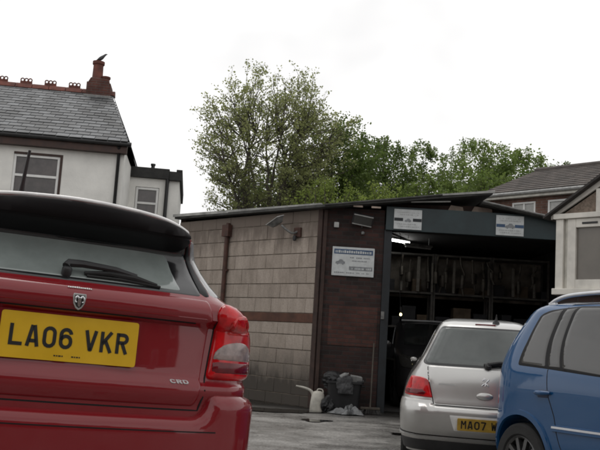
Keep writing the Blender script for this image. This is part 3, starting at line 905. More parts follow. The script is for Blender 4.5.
# ---------------------------------------------------------------- dark car inside the garage, nose towards the yard
def build_dark():
    sh = BLU
    k = 1.085
    m = yaw_frame(2.98, 20.9, 0, 180, 0) @ Matrix.Scale(k, 4)
    root = empty('parked_car', label='black car standing nose out inside the unlit garage', cat='car', matrix=m)
    P = M['dark_paint']
    shell_body(sh, P, root, [(.68, .87, .33, .365), (3.36, .88, .33, .365)], [r[0] for r in BLU_REAR])
    for x in (.68, 3.36):
        for sd in (1, -1): wheel(root, x, sd * .775, .315, .2, 5, M['steel_dark'], sd)
    for sg in (1, -1):
        S_ = lambda pts: side_win(sh, pts, sg)
        q = [(.65, 1.12), (.72, 1.527), (.963, 1.582), (1.80, 1.592), (2.04, 1.50), (2.72, 1.14), (2.76, 1.06)]
        patch(sh, 'side_window', fillet(S_(q), .02), M['dark_glass'], root, H=.005, r=.006, step=.06)
        fl = [(.42, .70), (.45, .90), (.75, .98), (.80, .74)]
        patch(sh, 'headlamp', [((sh.sf(y, z)) * sg, z) for y, z in fl], M['grey_glass'], root, H=.012, r=.02, step=.05)
        mb = MB(); mb.lathe([(0, -.10), (.06, -.09), (.09, -.02), (.08, .06), (0, .08)], 16, Matrix.Translation((2.95, -sg * .98, 1.12)) @ Matrix.Scale(1.3, 4, (0, 1, 0)) @ Matrix.Rotation(PI / 2, 4, 'Y'))
        mb.build('door_mirror', P, root)
        strip(sh, 'roof_highlight', S_([(1.0, 1.617), (1.82, 1.612), (2.07, 1.50), (2.76, 1.14)]), M['trim_and_highlight'], root, w=.016, H=.006)  # pale strip paints the highlight along roof edge and pillar
    mb = MB(); n = 32; vs = []
    for i in range(n + 1):
        z = 1.14 + .42 * i / n; w = .66 + (.54 - .66) * i / n
        for j in range(n + 1):
            y = -w + 2 * w * j / n; s = sh.sf(abs(y), z) * (1 if y >= 0 else -1)
            vs.append(flip(sh.S(s, z) + sh.N(s, z) * .010))
    mb.add(vs, [(i * (n + 1) + j, i * (n + 1) + j + 1, (i + 1) * (n + 1) + j + 1, (i + 1) * (n + 1) + j) for i in range(n) for j in range(n)])
    mb.build('windscreen', M['dark_glass'], root)
    mb = MB(); mb.tube([(2.16, y, 1.633 - .02 * abs(y)) for y in np.linspace(-.6, .6, 9)], .018, 8); mb.build('roof_edge_highlight', M['trim_and_highlight'], root)  # pale tube paints the highlight on the roof's front edge
    return root


M['spoiler_black'] = mat('spoiler_black', (.006, .0045, .005), .6, var=.2, spec=.15)
M['silver_rear_glass'] = mat('silver_rear_glass', (.058, .068, .064), .08, var=.2, scale=3, spec=.9, rough_var=.03)
M['badge_bright'] = mat('badge_bright', (.55, .55, .55), .3, var=.1)
M['lip_glint'] = mat('lip_glint', (.78, .76, .75), .2, var=.2, coat=1)  # colour of the painted rim glint
M['lamp_amber_red'] = mat('lamp_amber_red', (.46, .010, .010), .14, var=.35, scale=30, coat=.4)
M['trim_and_highlight'] = mat('trim_and_highlight', (.62, .63, .65), .35, metal=.3, var=.1)  # real moulding trim, and the highlights painted on the dark car
M['rail_silver'] = mat('rail_silver', (.55, .56, .58), .35, metal=.6, var=.12)
M['blue_dark'] = mat('blue_dark', (.006, .022, .07), .4, var=.2)
build_red()
build_silver()
build_blue()
build_dark()


# ------------------------------------------------------------------ ground of the yard
def sstep(a, b, x):
    t = min(max((x - a) / (b - a), 0), 1)
    return t * t * (3 - 2 * t)


def ground_z(x, y):
    c, s = math.cos(math.radians(24)), math.sin(math.radians(24))
    lat = min(max((x + .872) * c + (y - 3.259) * s, -2.5), 2.0)
    up = .225 - math.tan(math.radians(2.2)) * lat
    return up * (1 - sstep(7.4, 9.2, y)) * (1 - sstep(.15, 1.25, x))


def build_ground():
    m, nt, b = new_mat('yard_concrete')
    tc = N(nt, 'ShaderNodeTexCoord')
    mp = N(nt, 'ShaderNodeMapping'); mp.inputs['Scale'].default_value = (.9, 1.1, 1)
    nt.links.new(tc.outputs['Object'], mp.inputs['Vector'])
    big, n1 = noise_colour(nt, (.140, .134, .126), (.300, .288, .270), 1.1, 12, .36, .64, vec=mp.outputs['Vector'], rough=.7)
    fine, n2 = noise_colour(nt, (.42, .42, .42), (1.35, 1.35, 1.35), 34, 10, .32, .68)
    col = mix(nt, big.outputs['Color'], fine.outputs['Color'], 1.0, 'MULTIPLY')
    # oil and dirt blots
    vr, n3 = noise_colour(nt, (1, 1, 1), (0, 0, 0), 3.4, 9, .60, .66, vec=mp.outputs['Vector'], rough=.75)
    col = mix(nt, (.022, .020, .018), col, vr.outputs['Color'])
    # long dark streaks where water runs along the wall foot
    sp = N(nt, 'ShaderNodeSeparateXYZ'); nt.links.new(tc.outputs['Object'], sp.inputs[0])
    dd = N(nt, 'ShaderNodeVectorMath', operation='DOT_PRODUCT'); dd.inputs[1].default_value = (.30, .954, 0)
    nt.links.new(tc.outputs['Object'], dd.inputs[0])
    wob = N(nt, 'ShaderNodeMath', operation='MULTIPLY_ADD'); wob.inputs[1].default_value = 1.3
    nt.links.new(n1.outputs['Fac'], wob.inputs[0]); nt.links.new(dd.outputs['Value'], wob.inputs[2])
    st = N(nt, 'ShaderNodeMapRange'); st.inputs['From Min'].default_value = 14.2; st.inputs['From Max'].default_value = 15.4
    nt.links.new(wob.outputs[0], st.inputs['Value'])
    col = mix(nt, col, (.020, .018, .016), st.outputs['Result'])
    nt.links.new(col, b.inputs['Base Color'])
    rr = N(nt, 'ShaderNodeMapRange'); rr.inputs['From Min'].default_value = .35; rr.inputs['From Max'].default_value = .65
    rr.inputs['To Min'].default_value = .16; rr.inputs['To Max'].default_value = .62
    nt.links.new(n1.outputs['Fac'], rr.inputs['Value']); nt.links.new(rr.outputs['Result'], b.inputs['Roughness'])
    bp = N(nt, 'ShaderNodeBump'); bp.inputs['Strength'].default_value = .35; bp.inputs['Distance'].default_value = .02
    nt.links.new(n2.outputs['Fac'], bp.inputs['Height']); nt.links.new(bp.outputs['Normal'], b.inputs['Normal'])
    xs = sorted(set([-400, -200, -90, -45, -25, -15] + list(np.round(np.arange(-9, 9.01, .2), 3)) + [12, 18, 30, 60, 120, 250, 400]))
    ys = sorted(set([-400, -150, -60, -20, -10, -5] + list(np.round(np.arange(-3, 17.01, .2), 3)) + [20, 25, 35, 50, 80, 150, 300, 500]))
    r2 = random.Random(3)
    vs = [(x, y, ground_z(x, y) + (r2.uniform(-.006, .006) if 9 < y < 16 and abs(x) < 5 else 0)) for y in ys for x in xs]
    n = len(xs)
    mb = MB(); mb.add(vs, [(j * n + i, j * n + i + 1, (j + 1) * n + i + 1, (j + 1) * n + i) for j in range(len(ys) - 1) for i in range(n - 1)])
    tag(mb.build('ground', m, None, 60), 'worn wet grey concrete of the yard', 'ground', kind='structure')
    # puddle beside the wall foot
    w, nt, b = new_mat('puddle_water')
    b.inputs['Base Color'].default_value = (.012, .011, .010, 1); b.inputs['Roughness'].default_value = .04; b.inputs['Specular IOR Level'].default_value = .6
    r2 = random.Random(11)
    for cx, cy, rx, ry in ((.42, 13.15, .22, .22), (-.35, 14.6, .9, .35), (1.55, 11.9, .16, .12)):
        pts = []
        for k in range(28):
            a = 2 * PI * k / 28; f = 1 + .25 * math.sin(3 * a + cx) + r2.uniform(-.12, .12)
            pts.append((cx + rx * f * math.cos(a), cy + ry * f * math.sin(a)))
        mb = MB(); mb.add([(x, y, .011) for x, y in pts], [tuple(range(28))])
        tag(mb.build('puddle', w, None, None), 'shallow dark puddle on the concrete', 'puddle', kind='structure')


build_ground()

# ------------------------------------------------------------------ garage
M['block'] = None
def block_mat():
    m, nt, b = new_mat('sand_block')
    at = N(nt, 'ShaderNodeAttribute', attribute_name='tone')
    rp = N(nt, 'ShaderNodeValToRGB')
    e = rp.color_ramp.elements
    e[0].position = 0; e[0].color = (.305, .258, .218, 1); e[1].position = 1; e[1].color = (.382, .326, .280, 1)
    e2 = rp.color_ramp.elements.new(.5); e2.color = (.345, .293, .248, 1)
    nt.links.new(at.outputs['Fac'], rp.inputs['Fac'])
    tc = N(nt, 'ShaderNodeTexCoord')
    # vertical run-down stains
    mp = N(nt, 'ShaderNodeMapping'); mp.inputs['Scale'].default_value = (3, 3, 1.0); nt.links.new(tc.outputs['Object'], mp.inputs['Vector'])
    rn, n1 = noise_colour(nt, (.80, .79, .78), (1.04, 1.04, 1.04), 2.2, 8, .34, .62, vec=mp.outputs['Vector'])
    fn, n2 = noise_colour(nt, (.82, .82, .82), (1.12, 1.12, 1.12), 40, 6, .3, .7)
    col = mix(nt, mix(nt, rp.outputs['Color'], rn.outputs['Color'], 1.0, 'MULTIPLY'), fn.outputs['Color'], 1.0, 'MULTIPLY')
    # damp, mossy foot of the wall with a ragged upper edge
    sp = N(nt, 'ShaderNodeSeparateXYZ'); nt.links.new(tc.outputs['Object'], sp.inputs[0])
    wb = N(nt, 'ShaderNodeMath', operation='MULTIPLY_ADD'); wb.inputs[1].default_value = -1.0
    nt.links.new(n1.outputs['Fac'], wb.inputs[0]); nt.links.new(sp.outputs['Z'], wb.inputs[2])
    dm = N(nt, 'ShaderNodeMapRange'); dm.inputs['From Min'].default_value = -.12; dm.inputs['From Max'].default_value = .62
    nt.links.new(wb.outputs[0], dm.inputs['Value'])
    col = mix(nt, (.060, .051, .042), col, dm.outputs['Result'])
    # shade of the roof overhang, painted into the top courses
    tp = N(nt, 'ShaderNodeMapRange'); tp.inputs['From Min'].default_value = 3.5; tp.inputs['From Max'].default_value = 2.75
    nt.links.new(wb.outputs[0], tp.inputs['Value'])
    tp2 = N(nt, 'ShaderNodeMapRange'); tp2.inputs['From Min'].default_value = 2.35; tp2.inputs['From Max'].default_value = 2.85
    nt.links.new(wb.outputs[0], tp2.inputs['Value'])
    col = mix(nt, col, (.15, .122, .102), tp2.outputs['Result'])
    nt.links.new(col, b.inputs['Base Color']); b.inputs['Roughness'].default_value = .92
    bp = N(nt, 'ShaderNodeBump'); bp.inputs['Strength'].default_value = .4; bp.inputs['Distance'].default_value = .01
    nt.links.new(n2.outputs['Fac'], bp.inputs['Height']); nt.links.new(bp.outputs['Normal'], b.inputs['Normal'])
    return m


M['block'] = block_mat()
M['mortar'] = mat('mortar', (.15, .125, .10), .95, var=.4)
M['band'] = mat('band', (.085, .036, .022), .8, var=.35, scale=4, bump=.2)
M['brick_dark'] = brick_mat('brick_dark', (.018, .011, .010), (.050, .021, .017), (.030, .026, .024), 0)
M['brick_repair'] = brick_mat('brick_repair', (.060, .024, .018), (.085, .034, .026), (.045, .036, .032), 0)
M['wood_dark'] = mat('wood_dark', (.040, .022, .017), .8, var=.4, scale=5, bump=.15)
M['post_paint'] = mat('post_paint', (.007, .010, .013), .5, var=.4, scale=6)
M['fascia_green'] = mat('fascia_green', (.022, .036, .040), .55, var=.22, scale=2.5, bump=.05)
M['felt'] = mat('felt', (.055, .055, .052), .9, var=.5, scale=3, bump=.3)
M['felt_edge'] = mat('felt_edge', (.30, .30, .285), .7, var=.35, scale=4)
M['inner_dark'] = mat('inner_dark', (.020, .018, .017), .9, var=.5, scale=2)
M['pale_board'] = mat('pale_board', (.36, .29, .24), .7, var=.25, scale=5)
M['rust'] = mat('rust', (.060, .025, .017), .7, var=.4, scale=9, bump=.1)
M['sign_white'] = mat('sign_white', (.50, .52, .52), .4, var=.1, scale=9)
M['sign_blue'] = mat('sign_blue', (.035, .075, .15), .45, var=.2)
M['sign_grey'] = mat('sign_grey', (.20, .21, .22), .5, var=.25, scale=20)
M['galv'] = mat('galv', (.16, .16, .155), .5, metal=.4, var=.35, scale=12)

DW = Vector((-.69, .724, 0)).normalized()          # along the block wall, away from the corner
NW = Vector((-.724, -.69, 0)).normalized()         # out of the block wall
CA = Vector((.42, 15.52, 0))                       # street corner of the garage


def wall_M():
    """x along the block wall, y up, z out"""
    m = Matrix.Identity(4)
    for i in range(3): m[i][0] = DW[i]; m[i][1] = (0, 0, 1)[i]; m[i][2] = NW[i]; m[i][3] = CA[i]
    return m


def build_garage():
    g = empty('garage_building', (0, 0, 0), label='low brick and block garage with open doorway and shallow pitched felt roof', cat='garage')
    WM = wall_M()
    r2 = random.Random(5)
    # block courses, heights as built: band between 1.52 and 1.69
    mb = MB()
    rows = [(i * .2715 - .08, i * .2715 + .1915) for i in range(6)]
    z = .0; rows = []
    for h in (.20, .272, .272, .272, .250, .250): rows.append((z, z + h)); z += h
    rows = [(0, .20), (.20, .472), (.472, .745), (.745, 1.017), (1.017, 1.291), (1.291, 1.520), (1.692, 1.970), (1.970, 2.242), (2.242, 2.536), (2.536, 2.811), (2.811, 3.109), (3.109, 3.39), (3.39, 3.62)]
    for ri, (z0, z1) in enumerate(rows):
        x = .10 - (.0 if ri % 2 else .24)
        while x < 4.45:
            x1 = min(x + .47 + r2.uniform(-.004, .004), 4.45)
            if x1 > .14:
                d = r2.uniform(-.004, .004)
                mb.box(max(x, .105) + .003, x1 - .003, z0 + .008, z1 - .008, -.05, .012 + d, WM, r2.random())
            x = x1
    mb.build('block_wall', M['block'], g, 30, bevel=.004)
    mb = MB(); mb.box(.10, 4.45, 0, 3.62, -.14, .001, WM); mb.build('wall_core', M['mortar'], g, None)
    mb = MB(); mb.box(.105, 4.45, 1.524, 1.688, -.02, .022, WM); mb.build('brick_band', M['band'], g, None, bevel=.004)
    mb = MB(); mb.box(-.012, .10, 0, 3.64, -.12, .03, WM); mb.build('corner_board', M['wood_dark'], g, None, bevel=.006)
    # brick pier between the corner and the doorway
    mb = MB(); mb.box(.43, 1.555, 15.5, 15.76, 0, 3.66); mb.build('brick_pier', M['brick_dark'], g, None)
    mb = MB(); mb.box(.62, 1.50, 15.492, 15.5, 1.15, 1.86); mb.build('brick_repair', M['brick_repair'], g, None)
    mb = MB(); mb.box(.44, .50, 15.455, 15.497, 0, 3.6); mb.build('pier_board', M['wood_dark'], g, None, bevel=.004)
    # door post, fascia board, far post
    mb = MB(); mb.box(1.558, 1.70, 15.46, 15.80, 0, 3.30); mb.build('door_post', M['post_paint'], g, None, bevel=.008)
    mb = MB(); mb.box(5.2, 5.45, 15.46, 15.80, 0, 3.28); mb.build('door_post', M['post_paint'], g, None, bevel=.008)
    mb = MB(); mb.box(1.57, 5.5, 15.40, 15.47, 3.29, 3.725); mb.build('fascia_board', M['fascia_green'], g, None, bevel=.006)
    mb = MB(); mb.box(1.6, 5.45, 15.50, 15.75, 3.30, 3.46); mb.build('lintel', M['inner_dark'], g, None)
    # latch plate on the post
    mb = MB(); mb.box(1.56, 1.62, 15.43, 15.458, 1.66, 1.80); mb.build('latch_plate', M['galv'], g, None, bevel=.006)
    # gable above the fascia: dark boards with two pale panels
    tri = [(1.70, 3.60), (5.5, 3.42), (5.5, 3.46), (3.46, 3.87), (1.70, 3.80)]
    MX = Matrix(((1, 0, 0, 0), (0, 0, -1, 15.62), (0, 1, 0, 0), (0, 0, 0, 1)))
    mb = MB(); mb.prism(tri, -.05, 0, MX); mb.build('gable_boards', M['wood_dark'], g, None)
    for a, c in ((2.72, 3.02), (3.16, 3.56)):
        hh = .10
        mb = MB(); mb.prism([(a, 3.735), (c, 3.735), (c - .02, 3.735 + hh * .9), (a + .06, 3.735 + hh * 1.15)], .002, .03, MX); mb.build('gable_panel', M['pale_board'], g, None)
    # roof: a long left pitch lapping over a short right pitch
    def slab(name, quad, t, mt):
        vs = [Vector(p) for p in quad] + [Vector(p) - Vector((0, 0, t)) for p in quad]
        b = MB(); b.add(vs, [(0, 1, 2, 3), (7, 6, 5, 4), (0, 4, 5, 1), (1, 5, 6, 2), (2, 6, 7, 3), (3, 7, 4, 0)]); return b.build(name, mt, g, None)
    c0 = CA + NW * .10 - DW * .12; c1 = CA + DW * 4.55 + NW * .10
    slab('roof_sheet', [(c0.x, 15.22, 3.665), (3.47, 15.22, 4.085), (3.47, 23.0, 4.16), (c1.x + 3.2, 23.0, 3.80)], .05, M['felt'])
    slab('roof_sheet', [(c1.x, c1.y, 3.745), (c0.x, 15.22, 3.667), (c1.x + 3.2, 23.0, 3.802), (c1.x + 3.0, c1.y + 3, 3.80)], .05, M['felt'])
    slab('roof_sheet', [(3.30, 15.26, 3.915), (5.75, 15.26, 3.50), (5.75, 23.0, 3.55), (3.30, 23.0, 3.99)], .06, M['felt'])
    # edge trims of the roof, partly in pale felt
    def bar(name, a, b_, w, mt):
        q = MB(); q.tube([a, b_], w, 6); return q.build(name, mt, g, None)
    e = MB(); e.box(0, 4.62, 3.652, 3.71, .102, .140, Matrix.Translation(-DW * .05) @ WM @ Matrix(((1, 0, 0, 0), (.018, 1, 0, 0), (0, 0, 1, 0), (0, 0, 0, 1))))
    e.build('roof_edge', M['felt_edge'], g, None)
    bar('roof_edge', (c0.x, 15.205, 3.652), (2.55, 15.205, 3.965), .018, M['felt'])
    q = MB(); q.add([(2.5, 15.195, 3.975), (3.50, 15.195, 4.105), (3.50, 15.195, 4.06), (2.5, 15.195, 3.945), (2.5, 15.215, 3.975), (3.50, 15.215, 4.105), (3.50, 15.215, 4.06), (2.5, 15.215, 3.945)],
                    [(0, 1, 2, 3), (7, 6, 5, 4), (0, 4, 5, 1), (1, 5, 6, 2), (2, 6, 7, 3), (3, 7, 4, 0)])
    q.build('flashing_strip', M['felt_edge'], g, None)
    bar('flashing_strip', (2.0, 15.30, 3.815), (2.72, 15.30, 3.865), .013, M['felt_edge'])
    bar('roof_edge', (3.30, 15.245, 3.895), (5.75, 15.245, 3.48), .022, M['galv'])
    # soffit battens seen as short pale ends under the eaves
    for x in (.95, 1.28):
        q = MB(); q.box(x, x + .17, 15.26, 15.30, 3.655, 3.685); q.build('soffit_batten', M['pale_board'], g, None)
    # inside: floor is the yard; walls and lining
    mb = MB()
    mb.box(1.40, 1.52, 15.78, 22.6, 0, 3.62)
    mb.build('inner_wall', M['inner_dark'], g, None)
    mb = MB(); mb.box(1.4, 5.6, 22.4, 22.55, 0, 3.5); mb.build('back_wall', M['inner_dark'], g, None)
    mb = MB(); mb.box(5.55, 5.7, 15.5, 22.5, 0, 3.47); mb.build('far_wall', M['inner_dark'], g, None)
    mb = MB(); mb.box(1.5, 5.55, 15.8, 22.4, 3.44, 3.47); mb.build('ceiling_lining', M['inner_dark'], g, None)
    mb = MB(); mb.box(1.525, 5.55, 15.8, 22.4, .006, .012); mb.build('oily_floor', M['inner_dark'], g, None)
    c2 = CA + DW * 4.45
    mb = MB(); mb.prism([(c2.x, c2.y), (c2.x + .12, c2.y - .0), (1.5, 22.5), (1.36, 22.5)], 0, 3.7); mb.build('rear_wall', M['brick_dark'], g, None)
    # rain pipe on the block wall
    mb = MB()
    P = lambda t, zz, o: WM @ Vector((t, zz, o))
    mb.tube([P(2.70, 3.50, .05), P(2.70, 3.33, .065), P(2.70, .1, .065)], .045, 12)
    mb.box(2.60, 2.80, 3.22, 3.46, .02, .13, WM)
    for zz in (2.5, 1.2): mb.box(2.63, 2.77, zz, zz + .05, .015, .075, WM)
    mb.build('drainpipe', M['rust'], g, 40)
    return g


build_garage()
WM = wall_M()


# ---- signs on the garage
def marks(mb, x0, x1, z0, h, place, seed, gap=.012, wmin=.012, wmax=.035):
    """rows of tiny bars where the photo's lettering is too small to read"""
    r2 = random.Random(seed); x = x0
    while x < x1 - wmin:
        w = min(r2.uniform(wmin, wmax), x1 - x)
        if r2.random() < .86: mb.box(x, x + w, z0, z0 + h * r2.uniform(.75, 1), 0, .002, place)
        x += w + gap


def car_icon(mb, x, z, s, place):
    body = [(-.5, 0), (-.5, .16), (-.42, .24), (-.22, .28), (-.08, .46), (.20, .46), (.36, .28), (.50, .22), (.5, 0)]
    mb.prism([(x + a * s, z + b * s) for a, b in body], 0, .003, place)
    for a in (-.28, .28): mb.lathe([(0, .004), (.10 * s, .004), (.10 * s, 0)], 12, place @ Matrix.Translation((x + a * s, z, 0)))


def build_signs():
    F = lambda x, y, z: Matrix(((1, 0, 0, x), (0, 0, -1, y), (0, 1, 0, z), (0, 0, 0, 1)))
    # notice board on the pier
    s = empty('wall_sign', (1.01, 15.48, 2.67), label='white framed board with blue heading bar and small car picture on the brick pier', cat='sign')
    m = F(0, 0, 0)
    mb = MB(); mb.box(-.385, .385, -.265, .265, -.015, .012, m); b = mb.build('board', M['sign_white'], s, None, bevel=.006)
    mb = MB(); mb.box(-.355, .355, .135, .225, .0125, .015, m); h = mb.build('heading_bar', M['sign_blue'], s, None)
    mb = MB(); marks(mb, -.33, .33, .155, .05, m @ Matrix.Translation((0, 0, .0155)), 4); mb.build('heading_lettering', M['sign_white'], h, None)
    mb = MB(); car_icon(mb, -.235, -.045, .17, m @ Matrix.Translation((0, 0, .0125))); mb.build('car_picture', M['sign_grey'], s, None)
    mb = MB()
    for k, (a, c) in enumerate(((-.06, .30), (-.02, .26))): marks(mb, a, c, .065 - k * .06, .022, m @ Matrix.Translation((0, 0, .0125)), 20 + k, .01, .01, .03)
    mb.build('lettering', M['sign_grey'], s, None)
    mb = MB(); mb.box(-.07, .355, -.155, -.085, .0125, .015, m); h = mb.build('phone_bar', M['sign_grey'], s, None)
    mb = MB(); marks(mb, -.05, .34, -.14, .036, m @ Matrix.Translation((0, 0, .0155)), 8); mb.build('phone_lettering', M['sign_white'], h, None)
    mb = MB(); marks(mb, -.34, .34, -.215, .022, m @ Matrix.Translation((0, 0, .0125)), 9, .01, .01, .03); mb.build('footer_lettering', M['sign_grey'], s, None)
    # two square panels on the fascia
    for x, lab, sd in ((1.965, 'white sign with dark centre stripe at the left end of the green fascia', 1),
                       (3.835, 'white sign with blue stripe and grey car picture midway along the green fascia', 2)):
        s = empty('fascia_sign', (x, 15.385, 3.50), label=lab, cat='sign', group='signs on the garage fascia')
        mb = MB(); mb.box(-.255, .255, -.185, .185, -.012, .006, m); mb.build('board', M['sign_white'], s, None, bevel=.004)
        for a_ in (-.25, .09):
            mb = MB(); mb.box(a_, a_ + .16, -.035, .022, .0065, .009, m); mb.build('stripe', M['sign_blue'] if sd == 2 else M['post_paint'], s, None)
        mb = MB(); car_icon(mb, 0, -.04, .17 if sd == 2 else .12, m @ Matrix.Translation((0, 0, .0065))); mb.build('car_picture', M['sign_grey'], s, None)
        mb = MB()
        for k, zz in enumerate((.115, .075, -.10, -.145)): marks(mb, -.20 + .02 * (k % 2), .20, zz, .024, m @ Matrix.Translation((0, 0, .0065)), 30 + k + 9 * sd, .012, .012, .03)
        mb.build('lettering', M['sign_pale_grey'], s, None)


M['sign_pale_grey'] = mat('sign_pale_grey', (.36, .37, .37), .5, var=.2, scale=20)
build_signs()


# ---- lamps and boxes on the walls
def build_fittings():
    s = empty('floodlight', (1.14, 15.40, 3.45), label='square grey floodlight tilted down on the brick pier above the notice board', cat='floodlight', group='floodlights on the garage walls')
    R = Matrix.Rotation(math.radians(28), 4, 'X') @ Matrix.Rotation(math.radians(9), 4, 'Y')
    mb = MB(); mb.box(-.19, .19, -.05, .03, -.10, .10, R); mb.build('housing', M['black_plastic'], s, None, bevel=.012)
    mb = MB(); mb.box(-.165, .165, -.058, -.0505, -.078, .078, R); mb.build('lens', M['grey_glass'], s, None)
    mb = MB()
    for z0, z1 in ((.080, .098), (-.098, -.080)): mb.box(-.18, .18, -.064, -.0505, z0, z1, R)
    mb.build('frame', M['galv_bright'], s, None, bevel=.003)
    mb = MB(); mb.tube([(0, .02, 0), (0, .10, -.02), (0, .10, -.14)], .012, 8); mb.build('bracket', M['galv'], s, 40)
    mb = MB(); mb.lathe([(0, -.035), (.03, -.025), (.035, .01), (.02, .03), (0, .03)], 14, Matrix.Translation((.02, .06, -.24))); mb.build('sensor', M['galv'], s, 50)
    o = MB().box(.625, .715, 15.45, 15.499, 3.285, 3.385).build('junction_box', M['galv_bright'], None, None, bevel=.008)
    tag(o, 'small pale square junction box high on the brick pier, left of the floodlight', 'junction box')
    # floodlight on an arm from the block wall
    m = WM @ Matrix.Translation((.62, 3.22, .0))
    s = empty('floodlight', matrix=m, label='weathered floodlight on a bent arm from the pale block wall near its corner', cat='floodlight', group='floodlights on the garage walls')
    mb = MB(); mb.box(-.09, .09, -.10, .08, .013, .06); mb.build('wall_plate', M['rust'], s, None, bevel=.01)
    mb = MB(); mb.tube(smooth_path([(0, .0, .05), (.03, -.04, .14), (.10, .02, .24), (.18, .10, .30)], 5), .022, 10); mb.build('arm', M['galv'], s, 50)
    R = Matrix.Translation((.28, .15, .34)) @ Matrix.Rotation(math.radians(-24), 4, 'Z') @ Matrix.Rotation(math.radians(20), 4, 'X')
    mb = MB()
    mb.add([R @ Vector(p) for p in ((-.16, .05, -.09), (.16, .05, -.09), (.16, .05, .10), (-.16, .05, .10), (-.10, -.05, -.05), (.10, -.05, -.05), (.10, -.05, .05), (-.10, -.05, .05))],
           [(0, 1, 2, 3), (7, 6, 5, 4), (0, 4, 5, 1), (1, 5, 6, 2), (2, 6, 7, 3), (3, 7, 4, 0)])
    mb.build('housing', M['galv'], s, None, bevel=.01)
    mb = MB(); mb.box(-.17, .17, .05, .066, -.10, .11, R); mb.build('top_plate', M['galv_bright'], s, None, bevel=.004)
    mb = MB(); mb.lathe([(0, -.06), (.03, -.055), (.04, 0), (.03, .04), (0, .05)], 14, Matrix.Translation((.03, -.13, .08)) @ Matrix.Rotation(PI / 2, 4, 'X')); mb.build('sensor', M['black_plastic'], s, 50)
    # strip lights under the ceiling
    for (a, b_, lab, lit) in (((1.80, 16.9, 3.30), (2.36, 18.0, 3.385), 'lit white fluorescent tube just inside the doorway, below the left fascia sign', True),
                              ((2.15, 17.2, 3.22), (2.75, 17.45, 3.22), 'unlit grey strip light fitting, second one in behind the lit tube', False)):
        a, b_ = Vector(a), Vector(b_)
        s = empty('strip_light', a, label=lab, cat='strip light', group='strip lights in the garage')
        d = b_ - a
        mb = MB(); mb.tube([Vector((0, 0, .05)), d + Vector((0, 0, .05))], .03, 8); mb.build('batten', M['galv'], s, 40)
        mb = MB(); mb.tube([d * .06, d * .2], .022, 10) if lit else mb.tube([d * .04, d * .5], .018, 10)
        mb.tube([d * .27, d * .96], .022, 10) if lit else mb.tube([d * .5, d * .96], .018, 10)
        mb.build('tube', M['tube_lit'] if lit else M['galv_bright'], s, 40)
        mb = MB()
        for t in (.12, .88): mb.tube([d * t + Vector((0, 0, .06)), Vector((d.x * t, d.y * t, 3.44 - a.z))], .006, 6)
        mb.build('hanger', M['galv'], s, 40)
    # inspection lamp clipped by the car
    s = empty('inspection_lamp', (2.03, 16.35, 1.80), label='small lit inspection lamp hanging beside the black car in the garage', cat='work lamp')
    mb = MB(); mb.lathe([(0, -.03), (.018, -.022), (.025, 0), (.018, .022), (0, .03)], 14); mb.build('bulb', M['bulb_lit'], s, 60)
    mb = MB(); mb.tube([(0, 0, .04), (-.01, .01, .14)], .02, 8); mb.build('handle', M['black_plastic'], s, 40)
    mb = MB(); mb.tube(smooth_path([(-.01, .01, .13), (-.05, .03, .7), (-.03, .05, 1.2), (-.08, .1, 1.63)], 6), .006, 6); mb.build('flex', M['rubber'], s, 40)


M['galv_bright'] = mat('galv_bright', (.36, .36, .35), .45, metal=.3, var=.2, scale=12)
M['tube_lit'] = mat('tube_lit', (.9, .9, .9), .4, var=.02, emit=((1, 1, .97), 16))
M['bulb_lit'] = mat('bulb_lit', (.9, .8, .4), .4, var=.02, emit=((1, .86, .42), 5))
build_fittings()


